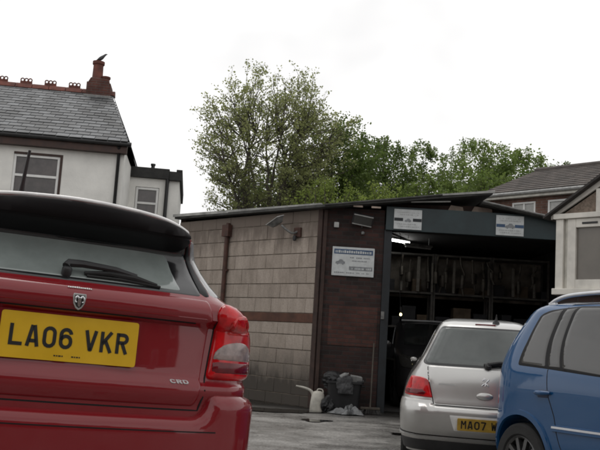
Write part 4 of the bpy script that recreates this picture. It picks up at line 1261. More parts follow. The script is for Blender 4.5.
# ---- racks and exhausts in the garage
def build_racks():
    M['strip_pale'] = mat('strip_pale', (.20, .185, .16), .6, var=.35, scale=9)
    M['board_brown'] = mat('board_brown', (.23, .205, .175), .9, var=.5, scale=3)
    M['rack'] = mat('rack', (.10, .094, .085), .6, var=.4, scale=5)
    M['exhaust'] = mat('exhaust', (.14, .125, .105), .5, metal=.35, var=.45, scale=7)
    M['box_card'] = mat('box_card', (.13, .095, .065), .85, var=.35, scale=4)
    M['box_dark'] = mat('box_dark', (.03, .03, .034), .7, var=.35, scale=4)
    root = empty('storage_rack', (1.75, 18.6, 0), label='tall dark steel rack across the back of the garage, standing furthest left', cat='rack', group='steel racks in the garage')
    w = 1.22
    mb = MB()
    for x in (0, w):
        for y in (0, .5): mb.box(x - .02, x + .02, y - .02, y + .02, 0, 3.25)
    mb.build('upright', M['rack'], root, None)
    for zz in (.9, 1.6, 2.36, 3.2):
        mb = MB(); mb.box(-.02, w + .02, -.03, .53, zz, zz + .04); mb.build('shelf', M['rack'], root, None)
    labs = ['tall dark steel rack across the back of the garage, second from the left', 'tall dark steel rack at the back of the garage, nearest the white gabled building']
    for k in (1, 2):
        c = copy_tree(root); c.location = (1.75 + 1.27 * k, 18.6, 0); c['label'] = labs[k - 1]
    r2 = random.Random(21)
    o = MB().box(1.72, 5.5, 19.14, 19.17, 2.30, 3.30).build('parts_board', M['board_brown'], None, None)
    tag(o, 'brown board behind the hung parts at the back of the garage', 'board')
    # hanging exhausts: pipe with a silencer box
    def exhaust(bend, sx):
        r = empty('exhaust_pipe', (0, 0, 0), label='dull exhaust pipe hung upright among the racks', cat='exhaust pipe', group='exhaust pipes hung on the racks')
        mb = MB(); mb.tube(smooth_path([(bend, 0, .80), (bend * .6, .0, .62), (.03, .0, .44), (.0, 0, .22), (-bend * .5, 0, 0)], 5), .022, 8); mb.build('pipe', M['exhaust'], r, 50)
        mb = MB(); mb.lathe([(.02, 0), (.07, .02), (.075, .05), (.075, .26), (.07, .29), (.02, .31)], 14, Matrix.Translation((0, 0, .14)) @ Matrix.Scale(sx, 4, (1, 0, 0)) @ Matrix.Scale(.6, 4, (0, 1, 0))); mb.build('silencer', M['exhaust'], r, 50)
        return r
    kinds = [exhaust(.05, 1.0), exhaust(-.10, .6), exhaust(.16, 1.25)]
    used = [0, 0, 0]; x = 1.84
    while x < 5.35:
        k = r2.choice((0, 0, 1, 1, 2)); c = copy_tree(kinds[k]) if used[k] else kinds[k]; used[k] = 1
        s = r2.uniform(.55, 1.05)
        c.scale = (1, 1, s)
        c.location = (x, 18.46 + r2.uniform(-.05, .25), 3.20 - .80 * s - r2.uniform(0, .12))
        c.rotation_euler = (r2.uniform(-.06, .06), r2.uniform(-.16, .16), r2.uniform(0, 6))
        x += r2.choice((.10, .14, .19, .30, .42)) + r2.uniform(0, .05)
    # pale uprights leaning in the racks
    for i, (x, z0, z1, w) in enumerate(((2.28, 2.36, 3.02, .022), (2.64, 2.36, 3.12, .034), (2.95, 2.36, 3.0, .018), (3.42, 2.36, 3.08, .026), (4.18, 2.36, 3.1, .022), (4.72, 2.36, 2.98, .03), (5.18, 2.36, 3.1, .024))):
        mb = MB(); mb.box(-w, w, -.012, .012, 0, z1 - z0)
        o = mb.build('metal_strip', M['strip_pale'], None, None, bevel=.003); o.location = (x, 18.50, z0 + .045); o.rotation_euler = (-.05, r2.uniform(-.02, .02), 0)
        tag(o, 'pale narrow metal strip standing upright on the top rack shelf', 'metal strip', 'metal strips standing in the racks')
    # cartons on the shelves
    n = 0
    for k in range(3):
        x0 = 1.80 + 1.27 * k
        for zz in (.94, 1.64, 2.402):
            x = x0
            while x < x0 + 1.05:
                w = r2.uniform(.14, .38); h = r2.uniform(.15, .52) if zz < 2 else r2.uniform(.10, .34)
                dk = r2.random() < .5
                mb = MB(); mb.box(-w / 2, w / 2, 0, .36, 0, h)
                mb.box(-w / 2 - .004, w / 2 + .004, -.004, .364, h - .05, h + .004)
                o = mb.build('carton', M['box_dark'] if dk else M['box_card'], None, None, bevel=.006)
                o.location = (x + w / 2, 18.66, zz + .001)
                tag(o, 'dark storage box on the shelves of the garage racks' if dk else 'brown cardboard carton on the shelves of the garage racks', 'box', 'boxes on the dark rack shelves' if dk else 'brown cartons on the rack shelves')
                x += w + (r2.uniform(.03, .1) if zz < 2 else r2.uniform(.05, .45))


build_racks()


# ---- clutter at the foot of the pier
def build_clutter():
    M['jug'] = mat('jug', (.42, .40, .35), .5, var=.2, scale=7, coat=.1)
    M['bin_black'] = mat('bin_black', (.008, .008, .009), .55, var=.4, scale=6)
    M['clear_plastic'] = mat('clear_plastic', (.085, .088, .09), .22, var=.4, scale=9, spec=.8)
    M['broom_wood'] = mat('broom_wood', (.055, .045, .034), .7, var=.3)
    M['bristle'] = mat('bristle', (.05, .048, .045), .9, var=.5, scale=30)
    y = 15.0
    s = empty('watering_can', (.49, y, 0), label='off-white plastic can with a long thin spout pointing left, by the corner', cat='can')
    mb = MB(); mb.lathe([(0, 0), (.13, 0), (.135, .02), (.125, .16), (.105, .30), (.08, .33), (.04, .345), (0, .345)], 24, Matrix.Scale(.75, 4, (0, 1, 0))); mb.build('body', M['jug'], s, 60)
    mb = MB(); mb.tube(smooth_path([(-.07, 0, .24), (-.12, 0, .335), (-.24, -.01, .385), (-.39, -.02, .41)], 6), [.032 - .0009 * i for i in range(19)], 10); mb.build('spout', M['jug'], s, 60)
    mb = MB(); mb.tube(smooth_path([(-.02, 0, .335), (.0, 0, .375), (.07, 0, .37), (.09, 0, .315)], 5), .012, 8); mb.build('handle', M['jug'], s, 60)
    # black tub with rubbish
    s = empty('rubbish_tub', (.94, 15.10, 0), label='large black plastic tub full of rubbish against the dark brick pier', cat='tub')
    def rr(w, d, z): return [(x, yy, z) for x, yy in fillet([(-w, -d), (w, -d), (w, d), (-w, d)], .07)]
    mb = MB(); L = [rr(.25, .20, 0), rr(.295, .245, .5), rr(.325, .275, .505), rr(.325, .275, .54), rr(.275, .225, .54), rr(.23, .18, .03)]
    n = len(L[0]); vs = [p for r in L for p in r]; fs = [tuple(range(n))] + [(i * n + k, i * n + (k + 1) % n, (i + 1) * n + (k + 1) % n, (i + 1) * n + k) for i in range(5) for k in range(n)] + [tuple(5 * n + k for k in range(n))]
    mb.add(vs, fs); mb.build('tub', M['bin_black'], s, 40)
    mb = MB()
    for sg in (1, -1): mb.tube(smooth_path([(sg * .29, -.09, .46), (sg * .345, -.07, .46), (sg * .345, .07, .46), (sg * .29, .09, .46)], 4), .014, 8)
    mb.build('handle', M['bin_black'], s, 50)
    r2 = random.Random(2)
    def lump(name, c, size, mt, lab, cat, seed):
        bm = bmesh.new(); bmesh.ops.create_icosphere(bm, subdivisions=5, radius=1)
        off = Vector((seed * 7.3, seed * 3.1, seed * 1.7))
        for v in bm.verts:
            p = v.co.copy()
            k = 1 + .45 * noise.noise(p * 1.3 + off) + .30 * (.5 - abs(noise.noise(p * 2.6 + off * 2))) + .16 * (.5 - abs(noise.noise(p * 6 + off)))
            v.co = Vector((p.x * k * size[0], p.y * k * size[1], p.z * k * size[2]))
            if v.co.z < -size[2] * .72: v.co.z = -size[2] * .72
        me = bpy.data.meshes.new(name); bm.to_mesh(me); bm.free()
        o = link_mesh(name, me, mt, None, 60); o.location = c
        return tag(o, lab, cat)
    lump('rubbish_bag', (.82, 15.10, .50), (.22, .17, .15), M['bin_black'], 'crumpled black bag stuffed in the left of the black tub', 'rubbish bag', 4)
    lump('rag', (1.09, 15.06, .52), (.15, .13, .08), M['rag_grey'], 'crumpled dark grey rag on the rubbish in the black tub', 'rag', 5)
    lump('rubbish_bag', (.68, 14.98, .12), (.12, .12, .16), M['bin_black'], 'slumped black bag on the ground between the white can and the tub', 'rubbish bag', 14)
    lump('rag', (.94, 14.83, .45), (.13, .06, .16), M['rag_grey'], 'grey rag hanging over the front rim of the black tub', 'rag', 16)
    o = MB().lathe([(0, 0), (.04, 0), (.045, .01), (.045, .10), (.03, .13), (.018, .135), (.018, .16), (0, .16)], 16, Matrix.Rotation(math.radians(62), 4, 'Y')).build('bottle', M['rag_pale'], None, 40)
    o.location = (.86, 14.93, .60); tag(o, 'small white bottle lying on the rubbish in the black tub', 'bottle')
    o = MB().box(-.10, .10, -.05, .05, -.055, .055).build('small_carton', M['rag_pale'], None, None, bevel=.006)
    o.rotation_euler = (math.radians(12), math.radians(7), .2); tag(o, 'pale grey label stuck on a small carton at the tub front', 'carton')
    o.location = (1.13, 14.97, .585)
    o['label'] = 'pale grey carton lying on the right of the rubbish tub'
    # crumpled clear sheet on the ground
    n = 34; vs = []
    r3 = random.Random(8); ph = [r3.uniform(0, 6) for _ in range(8)]
    for j in range(n):
        for i in range(n):
            u, v = i / (n - 1), j / (n - 1)
            h = abs(math.sin(7 * u + 3 * v + ph[0]) * math.sin(9 * v - 4 * u + ph[1])) * .13 + abs(math.sin(17 * u + ph[2]) * math.sin(15 * v + 6 * u + ph[3])) * .06 + r3.uniform(0, .018)
            e = math.sin(PI * u) ** .5 * math.sin(PI * v) ** .5
            vs.append((.70 + .52 * u + .05 * math.sin(9 * v + ph[4]), 14.50 + .38 * v + .05 * math.sin(8 * u + ph[5]), .016 + h * e * (.35 + u)))
    mb = MB(); mb.add(vs, [(j * n + i, j * n + i + 1, (j + 1) * n + i + 1, (j + 1) * n + i) for j in range(n - 1) for i in range(n - 1)])
    tag(mb.build('plastic_sheet', M['clear_plastic'], None, 20), 'crumpled sheet of translucent plastic on the ground before the black tub', 'plastic sheet')
    # broom leaning on the door post
    s = empty('broom', (1.40, 14.95, 0), label='wooden broom standing on its head, leaning beside the dark door post', cat='broom')
    mb = MB(); mb.tube([(0, 0, .10), (.06, .48, 1.22)], .014, 10); mb.build('handle', M['broom_wood'], s, 40)
    mb = MB(); mb.box(-.17, .17, -.035, .035, .085, .125); mb.build('head', M['broom_wood'], s, None, bevel=.008)
    mb = MB()
    for k in range(160):
        x = r2.uniform(-.16, .16); yy = r2.uniform(-.03, .03)
        mb.tube([(x, yy, .09), (x + x * .25 + r2.uniform(-.01, .01), yy * 1.7, .012)], .0035, 4, False)
    mb.build('bristles', M['bristle'], s, None)


M['rag_grey'] = mat('rag_grey', (.05, .05, .052), .9, var=.5, scale=8)
M['rag_pale'] = mat('rag_pale', (.19, .19, .185), .8, var=.3, scale=14)
build_clutter()


# ------------------------------------------------------------------ buildings
M['render_white'] = mat('render_white', (.74, .73, .69), .9, var=.09, scale=1.6, bump=.25, bscale=30)
M['frame_white'] = mat('frame_white', (.72, .72, .70), .4, var=.06)
M['cream_frame'] = mat('cream_frame', (.61, .585, .53), .5, var=.14, scale=4)
M['slate'] = mat('slate', (.088, .092, .096), .6, var=.45, scale=2.6, tone=.45, bump=.15, bscale=25)
M['slate_bed'] = mat('slate_bed', (.02, .02, .02), .9)
M['terracotta'] = mat('terracotta', (.125, .040, .028), .8, var=.35, scale=6)
M['chimney_brick'] = brick_mat('chimney_brick', (.095, .036, .027), (.12, .045, .034), (.10, .08, .07), 0)
M['gutter_brown'] = mat('gutter_brown', (.045, .022, .016), .6, var=.3)
M['curtain_dark'] = mat('curtain_dark', (.060, .050, .048), .12, var=.35, scale=5, spec=.7)
M['black_pipe'] = mat('black_pipe', (.012, .012, .012), .5, var=.3)
M['flat_felt'] = mat('flat_felt', (.028, .028, .026), .8, var=.4)
M['tile_brown'] = mat('tile_brown', (.082, .068, .060), .75, var=.35, scale=3, tone=.25)
M['brick_red'] = brick_mat('brick_red', (.14, .07, .052), (.18, .092, .066), (.17, .15, .13), math.atan2(-.724, .69))
M['roughcast'] = mat('roughcast', (.21, .165, .13), .95, var=.3, scale=25, bump=.6, bscale=60)
M['blind'] = mat('blind', (.15, .135, .115), .35, var=.10, scale=3, spec=.6)
M['old_white'] = mat('old_white', (.58, .56, .50), .6, var=.2, scale=5)
M['feather'] = mat('feather', (.10, .10, .105), .8, var=.5, scale=14)


def window(parent, x0, x1, z0, z1, y, transom=None, mull=None, glass='curtain_dark', fr=.06, name='window', frame='frame_white'):
    """frame in a wall whose outer face is at local y (facing -y)"""
    mb = MB()
    mb.box(x0, x0 + fr, y - .03, y + .05, z0, z1); mb.box(x1 - fr, x1, y - .03, y + .05, z0, z1)
    mb.box(x0 + fr, x1 - fr, y - .03, y + .05, z1 - fr, z1); mb.box(x0 + fr, x1 - fr, y - .03, y + .05, z0, z0 + fr)
    if transom: mb.box(x0 + fr, x1 - fr, y - .028, y + .05, transom - fr * .5, transom + fr * .5)
    if mull: mb.box(mull - fr * .5, mull + fr * .5, y - .026, y + .05, z0 + fr, z1 - fr)
    w = mb.build(name, M[frame], parent, None, bevel=.006)
    mb = MB(); mb.box(x0 + fr * .8, x1 - fr * .8, y + .012, y + .02, z0 + fr * .8, z1 - fr * .8); mb.build('pane', M[glass], w, None)
    return w


def build_house():
    h = empty('white_house', (-4.3, 20, 0), math.radians(7), label='white rendered house with slate roof and red crested ridge on the far left', cat='house')
    W, D, ze = 13.0, 7.4, 5.46
    # front wall with window openings cut as separate wall pieces
    wins = [(-2.55, -1.42, 3.35, 5.20), (-6.0, -4.87, 3.35, 5.20), (-9.4, -8.27, 3.35, 5.20), (-2.75, -1.3, .9, 2.4), (-9.6, -8.15, .9, 2.4)]
    mb = MB(); mb.box(-W, 0, .12, D, 0, ze)
    # facing skin built round the windows
    def skin(z0, z1, cuts):
        x = -W
        for a, c in sorted(cuts):
            mb.box(x, a, 0, .118, z0, z1); x = c
        mb.box(x, 0, 0, .118, z0, z1)
    skin(0, .9, []); skin(.9, 2.4, [(-2.75, -1.3), (-9.6, -8.15), (-6.0, -5.0)]); skin(2.4, 3.35, []); skin(3.35, 5.2, [(-2.55, -1.42), (-6.0, -4.87), (-9.4, -8.27)]); skin(5.2, ze, [])
    mb.build('wall', M['render_white'], h, None)
    for a, c, z0, z1 in wins:
        w = window(h, a + .0, c - .06, z0, z1 - .05, .05, transom=z1 - .55)
        mb = MB(); mb.box(a, c, -.008, .1, z1 - .05, z1); mb.box(c - .06, c, -.008, .1, z0, z1 - .05); mb.build('reveal', M['gutter_brown'], w, None)
        mb = MB(); mb.box(a - .06, c + .06, -.06, .09, z0 - .08, z0); mb.build('sill', M['old_white'], w, None, bevel=.01)
    mb = MB(); mb.box(-6.0, -5.0, .05, .1, 0.02, 2.4); d = mb.build('door', M['gutter_brown'], h, None)
    # eaves board and gutter
    mb = MB(); mb.box(-W, .06, -.20, -.003, ze - .13, ze + .11); mb.build('fascia', M['gutter_brown'], h, None)
    mb = MB(); mb.tube([(-W, -.24, ze + .10), (.16, -.24, ze + .08)], .055, 10); mb.build('gutter', M['black_pipe'], h, 40)
    mb = MB(); mb.tube([(-.13, -.22, ze + .02), (-.13, -.06, ze - .15), (-.13, -.06, 0)], .04, 10); mb.build('downpipe', M['black_pipe'], h, 40)
    # hipped slate roof: eaves y -.24 z ze+.12, ridge y 3.5 z 7.72
    y0, z0, y1, z1 = -.27, ze + .13, 3.5, 7.72
    hipx = -.80
    L = math.hypot(y1 - y0, z1 - z0); ang = math.atan2(z1 - z0, y1 - y0)
    bed = MB()
    bed.add([(-W, y0, z0 - .02), (.10, y0, z0 - .02), (hipx, y1, z1 - .02), (-W, y1, z1 - .02)], [(0, 1, 2, 3)])
    bed.add([(.10, y0, z0 - .02), (.10, D + .2, z0 - .02), (hipx, y1 + .05, z1 - .02), (hipx, y1, z1 - .02)], [(0, 1, 2, 3)])
    bed.add([(-W, D + .2, z0 - .02), (.10, D + .2, z0 - .02), (hipx, y1, z1 - .02), (-W, y1, z1 - .02)], [(3, 2, 1, 0)])
    roof = bed.build('roof', M['slate_bed'], h, None)
    r2 = random.Random(9); sl = MB()
    rows = 17; g = L / rows
    Mx0 = Matrix.Translation((0, y0, z0)) @ Matrix.Rotation(ang, 4, 'X')
    for j in range(rows):
        v = j * g; t = v / L; xr = .10 + (hipx - .10) * (t + .5 / rows)
        x = -W + (.15 if j % 2 else 0)
        while x < xr:
            w = .30
            x1 = min(x + w, xr)
            if x1 - x > .04:
                R = Mx0 @ Matrix.Translation((0, v, .012)) @ Matrix.Rotation(math.radians(-3.2 + r2.uniform(-.8, .8)), 4, 'X')
                sl.box(x + .006, x1 - .006, -.012 + r2.uniform(-.012, .012), g * 1.2, 0, .013, R, r2.random())
            x = x1
    # hip side slates
    L2 = math.hypot(hipx - .10, z1 - z0); a2 = math.atan2(z1 - z0, .10 - hipx)
    for j in range(14):
        t = (j + .5) / 14
        ya = y0 + (y1 - y0) * t; yb = D + .2 + (y1 - D - .2) * t
        y = ya
        while y < yb:
            ye = min(y + .3, yb); X = .10 + (hipx - .10) * (j / 14); Z = z0 + (z1 - z0) * (j / 14)
            R = Matrix.Translation((X, 0, Z)) @ Matrix.Rotation(a2, 4, 'Y') @ Matrix.Translation((0, 0, .014))
            sl.box(-L2 / 14 * 1.15, .0, y + .006, ye - .006, 0, .013, R, r2.random()); y = ye
    sl.build('slates', M['slate'], roof, None)
    # ridge tiles and crests
    mb = MB()
    x = -W
    while x < hipx - .05:
        mb.prism([(-.15, -.06), (-.10, .03), (-.04, .085), (.04, .085), (.10, .03), (.15, -.06)], x + .005, x + .45 - .005, Matrix(((0, 0, 1, 0), (1, 0, 0, y1), (0, 1, 0, z1 + .02), (0, 0, 0, 1)))); x += .455
    mb.build('ridge_tiles', M['terracotta'], roof, 40)
    for k in range(14):
        cx = -1.86 - .66 * k
        if cx < -W + .3: break
        mb = MB()
        mb.box(cx - .16, cx + .16, y1 - .03, y1 + .03, z1 + .08, z1 + .17)
        for q in (-.105, 0, .105):
            ring = [(cx + q + .047 * math.cos(a), y1, z1 + .21 + .047 * math.sin(a)) for a in np.linspace(0, 2 * PI, 13)]
            mb.tube(ring, .018, 6, False)
        mb.build('ridge_crest', M['terracotta'], roof, 40)
    # chimney stack at the ridge end with pots
    mb = MB(); mb.box(-1.50, -.84, 3.2, 3.85, 7.3, 7.98)
    mb.prism([(-1.47, 7.98), (-.87, 7.98), (-.93, 8.10), (-1.40, 8.12)], 3.23, 3.82, Matrix(((1, 0, 0, 0), (0, 0, 1, 0), (0, 1, 0, 0), (0, 0, 0, 1))))
    st = mb.build('chimney', M['chimney_brick'], roof, None, bevel=.015)
    mb = MB(); mb.box(-1.54, -.80, 3.13, 3.9, 7.46, 7.60); mb.build('lead_flashing', M['galv'], st, None, bevel=.01)
    mb = MB(); mb.lathe([(.175, 8.08), (.165, 8.15), (.15, 8.2), (.14, 8.55), (.17, 8.58), (.17, 8.66), (.12, 8.67), (.12, 8.4)], 20, Matrix.Translation((-1.26, 3.52, 0))); mb.build('chimney_pot', M['terracotta'], st, 40)
    mb = MB(); mb.lathe([(.12, 8.06), (.105, 8.15), (.13, 8.18), (.13, 8.23), (.09, 8.23), (.09, 8.12)], 18, Matrix.Translation((-1.02, 3.5, 0))); mb.build('chimney_pot', M['terracotta'], st, 40)
    return h


def build_bird():
    """a bird leaning forward on the pot, tail low to the left, head up to the right"""
    bm = bmesh.new()
    pts = [((-.15, 0, .015), .012), ((-.10, 0, .05), .028), ((-.03, 0, .09), .058), ((.05, 0, .14), .062), ((.10, 0, .19), .040), ((.135, 0, .225), .034), ((.165, 0, .235), .018), ((.20, 0, .235), .005)]
    me = bpy.data.meshes.new('bird')
    legs = [((-.0, .025, .06), .012), ((.0, .025, .0), .007), ((-.0, -.025, .06), .012), ((.0, -.025, .0), .007)]
    me.from_pydata([p for p, r in pts] + [p for p, r in legs], [(i, i + 1) for i in range(len(pts) - 1)] + [(2, 8), (8, 9), (2, 10), (10, 11)], [])
    o = bpy.data.objects.new('bird', me); COL.objects.link(o)
    md = o.modifiers.new('skin', 'SKIN')
    for i, (p, r) in enumerate(pts + legs): me.skin_vertices[0].data[i].radius = (r, r * .8)
    me.skin_vertices[0].data[2].use_root = True
    o.modifiers.new('sub', 'SUBSURF').levels = 2; o.modifiers['sub'].render_levels = 2
    bpy.context.view_layer.update()
    nm = bpy.data.meshes.new_from_object(o.evaluated_get(bpy.context.evaluated_depsgraph_get()))
    bpy.data.objects.remove(o)
    b = link_mesh('bird', nm, M['feather'], None, 80)
    c, s = math.cos(math.radians(7)), math.sin(math.radians(7))
    lx, ly = -1.26 + .04, 3.52
    b.location = (-4.3 + lx * c - ly * s, 20 + lx * s + ly * c, 8.665)
    b.rotation_euler = (0, math.radians(4), math.radians(5)); b.scale = (.85, 1.5, 1.05)
    tag(b, 'grey bird perched on the tall red chimney pot', 'bird')


def build_extension():
    h = empty('house_extension', (-4.3, 20, 0), math.radians(7), label='small flat-roofed white building behind the slate-roofed house, between it and the garage', cat='extension')
    y = 2.3; x0, x1, zt = -.4, 1.30, 5.22
    mb = MB()
    mb.box(x0, x1, y + .12, y + 4, 0, zt)
    mb.box(x0, .16, y, y + .118, 0, zt); mb.box(.78, x1, y, y + .118, 0, zt); mb.box(.16, .78, y, y + .118, 4.98, zt); mb.box(.16, .78, y, y + .118, 0, 3.7)
    mb.build('wall', M['render_white'], h, None)
    window(h, .17, .77, 3.71, 4.97, y + .04, transom=4.55)
    mb = MB(); mb.box(x0, 1.02, y - .10, y + 4, 5.224, 5.50); mb.box(1.022, 1.36, y - .12, y + 4, 5.20, 5.44); mb.box(1.20, 1.36, y - .12, y + 4, 5.442, 5.50); mb.build('flat_roof', M['flat_felt'], h, None, bevel=.01)
    mb = MB(); mb.lathe([(.05, 5.50), (.05, 5.62), (.065, 5.63), (.065, 5.68), (0, 5.69)], 12, Matrix.Translation((.55, y + .3, 0))); mb.build('vent_pipe', M['black_pipe'], h, 40)
    mb = MB(); mb.tube([(.98, y - .06, 5.22), (.98, y - .06, 0)], .05, 10); mb.build('downpipe', M['black_pipe'], h, 40)


def build_brick_house():
    e = Vector((.69, -.724, 0)).normalized(); inn = Vector((.724, .69, 0)).normalized()
    m = Matrix.Identity(4)
    for i in range(3): m[i][0] = e[i]; m[i][1] = inn[i]; m[i][2] = (0, 0, 1)[i]
    o = Vector((5.75, 26.2, 0))
    for i in range(3): m[i][3] = o[i]
    h = empty('brick_house', matrix=m, label='red brick house with brown tiled roof behind the garage on the right', cat='house')
    W, D, ze = 8.2, 6.0, 5.88
    mb = MB(); mb.box(0.15, W, .12, D, 0, ze)
    mb.box(.15, .95, 0, .118, 0, ze); mb.box(1.75, 2.15, 0, .118, 0, ze); mb.box(3.25, W, 0, .118, 0, ze)
    for a, c in ((.95, 1.75), (2.15, 3.25)): mb.box(a, c, 0, .118, 0, 4.5); mb.box(a, c, 0, .118, 5.72, ze)
    mb.build('wall', M['brick_red'], h, None)
    window(h, .95, 1.75, 4.5, 5.72, .04, mull=1.35, glass='pale_pane'); window(h, 2.15, 3.25, 4.5, 5.72, .04, mull=2.7, glass='pale_pane')
    mb = MB(); mb.tube([(-.1, -.24, ze + .08), (W, -.24, ze + .08)], .06, 8); mb.build('gutter', M['galv_bright'], h, 40)
    mb = MB(); mb.box(-.05, W, -.20, -.003, ze - .05, ze + .12); mb.build('fascia', M['old_white'], h, None)
    # tiled roof, 22 degrees, gable at the far (left) end
    pitch = math.radians(22); run = 3.4; L = run / math.cos(pitch); rows = 11; g = L / rows
    Mx = Matrix.Translation((0, -.27, ze + .12)) @ Matrix.Rotation(pitch, 4, 'X')
    bed = MB(); bed.box(-.1, W, 0, L, -.06, .0, Mx)
    Mb = Matrix.Translation((0, -.27 + 2 * run, ze + .12)) @ Matrix.Rotation(PI, 4, 'Z') @ Matrix.Rotation(pitch, 4, 'X')
    bed.box(-W, .1, 0, L, -.06, 0, Mb)
    bed.prism([(0.16, ze - .05), (0.16 + .0001, ze - .05), (.161, ze)], 0, .01)
    roof = bed.build('roof', M['slate_bed'], h, None)
    r2 = random.Random(13); tl = MB()
    for j in range(rows):
        x = -.12 - (.16 if j % 2 else 0)
        while x < W:
            R = Mx @ Matrix.Translation((0, j * g, .012)) @ Matrix.Rotation(math.radians(-4.5), 4, 'X')
            tl.box(max(x, -.12) + .003, x + .32, 0, g * 1.15, 0, .03, R, r2.random()); x += .325
    tl.build('roof_tiles', M['tile_brown'], roof, None)
    tl = MB(); yr = -.27 + run; zr = ze + .12 + run * math.tan(pitch)
    tl.tube([(-.12, yr, zr), (W, yr, zr)], .12, 10); tl.build('ridge_tiles', M['tile_brown'], roof, 40)
    g_ = MB(); g_.prism([(0, ze), (6.53, ze), (3.13, ze + 1.36)], .16, .28, Matrix(((0, 0, 1, 0), (1, 0, 0, 0), (0, 1, 0, 0), (0, 0, 0, 1)))); g_.build('gable', M['brick_red'], h, None)


def build_white_gable():
    e = Vector((.69, -.724, 0)).normalized(); inn = Vector((.724, .69, 0)).normalized()
    m = Matrix.Identity(4); o = Vector((3.66, 12.0, 0))
    for i in range(3): m[i][0] = e[i]; m[i][1] = inn[i]; m[i][2] = (0, 0, 1)[i]; m[i][3] = o[i]
    h = empty('gabled_building', matrix=m, label='white timber building with a gable and grey blind window at the right edge', cat='building')
    W = 3.2
    mb = MB(); mb.box(0.02, W, .10, 5.5, 0, 2.05); mb.box(.02, W, .005, .098, 0, 2.05); mb.build('base_wall', M['brick_dark'], h, None)
    mb = MB(); mb.box(.03, W - .03, .11, 5.5, 2.055, 3.16); mb.build('inner_wall', M['old_white'], h, None)
    mb = MB(); mb.box(0, .115, -.02, .16, 2.055, 3.12); mb.build('corner_post', M['cream_frame'], h, None, bevel=.006)
    mb = MB(); mb.box(W - .115, W, -.02, .16, 2.055, 3.12); mb.build('corner_post', M['cream_frame'], h, None, bevel=.006)
    mb = MB(); mb.box(-.03, W + .03, -.05, .17, 3.122, 3.195); mb.build('head_rail', M['cream_frame'], h, None, bevel=.006)
    mb = MB(); mb.box(-.03, W + .03, -.06, .17, 2.05, 2.135); mb.build('sill', M['cream_frame'], h, None, bevel=.008)
    mb = MB(); mb.box(.118, .17, .03, .14, 2.137, 3.12); mb.build('jamb_panel', M['old_white'], h, None)
    for x0 in (.175, .80, 1.50, 2.2):
        w = window(h, x0, x0 + .62, 2.137, 3.118, .02, glass='blind', fr=.125, frame='cream_frame')
        mb = MB(); mb.box(x0 + .22, x0 + .45, -.018, -.0105, 3.035, 3.065); mb.build('trickle_vent', M['black_plastic'], w, None, bevel=.004)
    # gable: roughcast with boards
    mid = W / 2; zt = 3.2 + mid * .58
    MX = Matrix(((1, 0, 0, 0), (0, 0, -1, .05), (0, 1, 0, 0), (0, 0, 0, 1)))
    mb = MB(); mb.prism([(0.06, 3.197), (W - .06, 3.197), (mid, zt - .02)], -.08, 0, MX); mb.build('gable_infill', M['roughcast'], h, None)
    mb = MB(); mb.box(.60, .68, -.02, .045, 3.197, 3.52); mb.box(mid - .04, mid + .04, -.02, .045, 3.197, zt - .08); mb.build('gable_strut', M['cream_frame'], h, None)
    for sg in (1, -1):
        X = lambda t: mid - sg * (mid - t)
        mb = MB(); mb.prism([(X(-.10), 3.13), (X(-.10), 3.21), (mid, zt + .11), (mid, zt - .01)][::sg], .002, .035, MX); mb.build('barge_board', M['cream_frame'], h, None)
        mb = MB(); mb.prism([(X(-.17), 3.135), (X(-.17), 3.165), (mid, zt + .165), (mid, zt + .112)][::sg], -5.5, .14, MX); mb.build('roof', M['tile_dark'], h, None)
    return h


def build_terrace():
    """unseen terrace added behind the camera to block low sky and feed reflections"""
    h = empty('added_terrace', (0, -13, 0), PI, label='unseen brick terrace added behind the camera for the cars to mirror', cat='terrace')
    W, D, ze = 24.0, 7.0, 5.4
    mb = MB(); mb.box(-W, W, 0, D, 0, ze); mb.build('wall', M['brick_red2'], h, None)
    mb = MB(); mb.add([(-W, -.3, ze), (W, -.3, ze), (W, 3.5, ze + 2.6), (-W, 3.5, ze + 2.6), (-W, D + .3, ze), (W, D + .3, ze)], [(0, 1, 2, 3), (3, 2, 5, 4)]); mb.build('roof', M['tile_dark'], h, None)
    for k in range(8):
        x = -21 + 6 * k
        for a in (-1.6, 1.4):
            for z0, z1 in ((.9, 2.3), (3.3, 4.8)):
                if z0 < 1 and a > 0:
                    mb = MB(); mb.box(x + a - .1, x + a + .85, -.04, .0, 0, 2.1); mb.build('door', M['gutter_brown'], h, None)
                else: window(h, x + a - .55, x + a + .55, z0, z1, -.06)
        mb = MB(); mb.box(x - 3.4, x - 2.6, 3.2, 3.8, ze + 2.3, ze + 3.6); mb.build('chimney', M['brick_red2'], h, None)


M['brick_red2'] = brick_mat('brick_red2', (.14, .07, .052), (.18, .092, .066), (.17, .15, .13), 0)
M['pale_pane'] = mat('pale_pane', (.36, .36, .34), .15, var=.2, scale=4, spec=.7)
M['tile_dark'] = mat('tile_dark', (.035, .030, .028), .8, var=.4, scale=8, bump=.3, bscale=20)
build_house()
build_bird()
build_extension()
build_brick_house()
build_white_gable()
build_terrace()


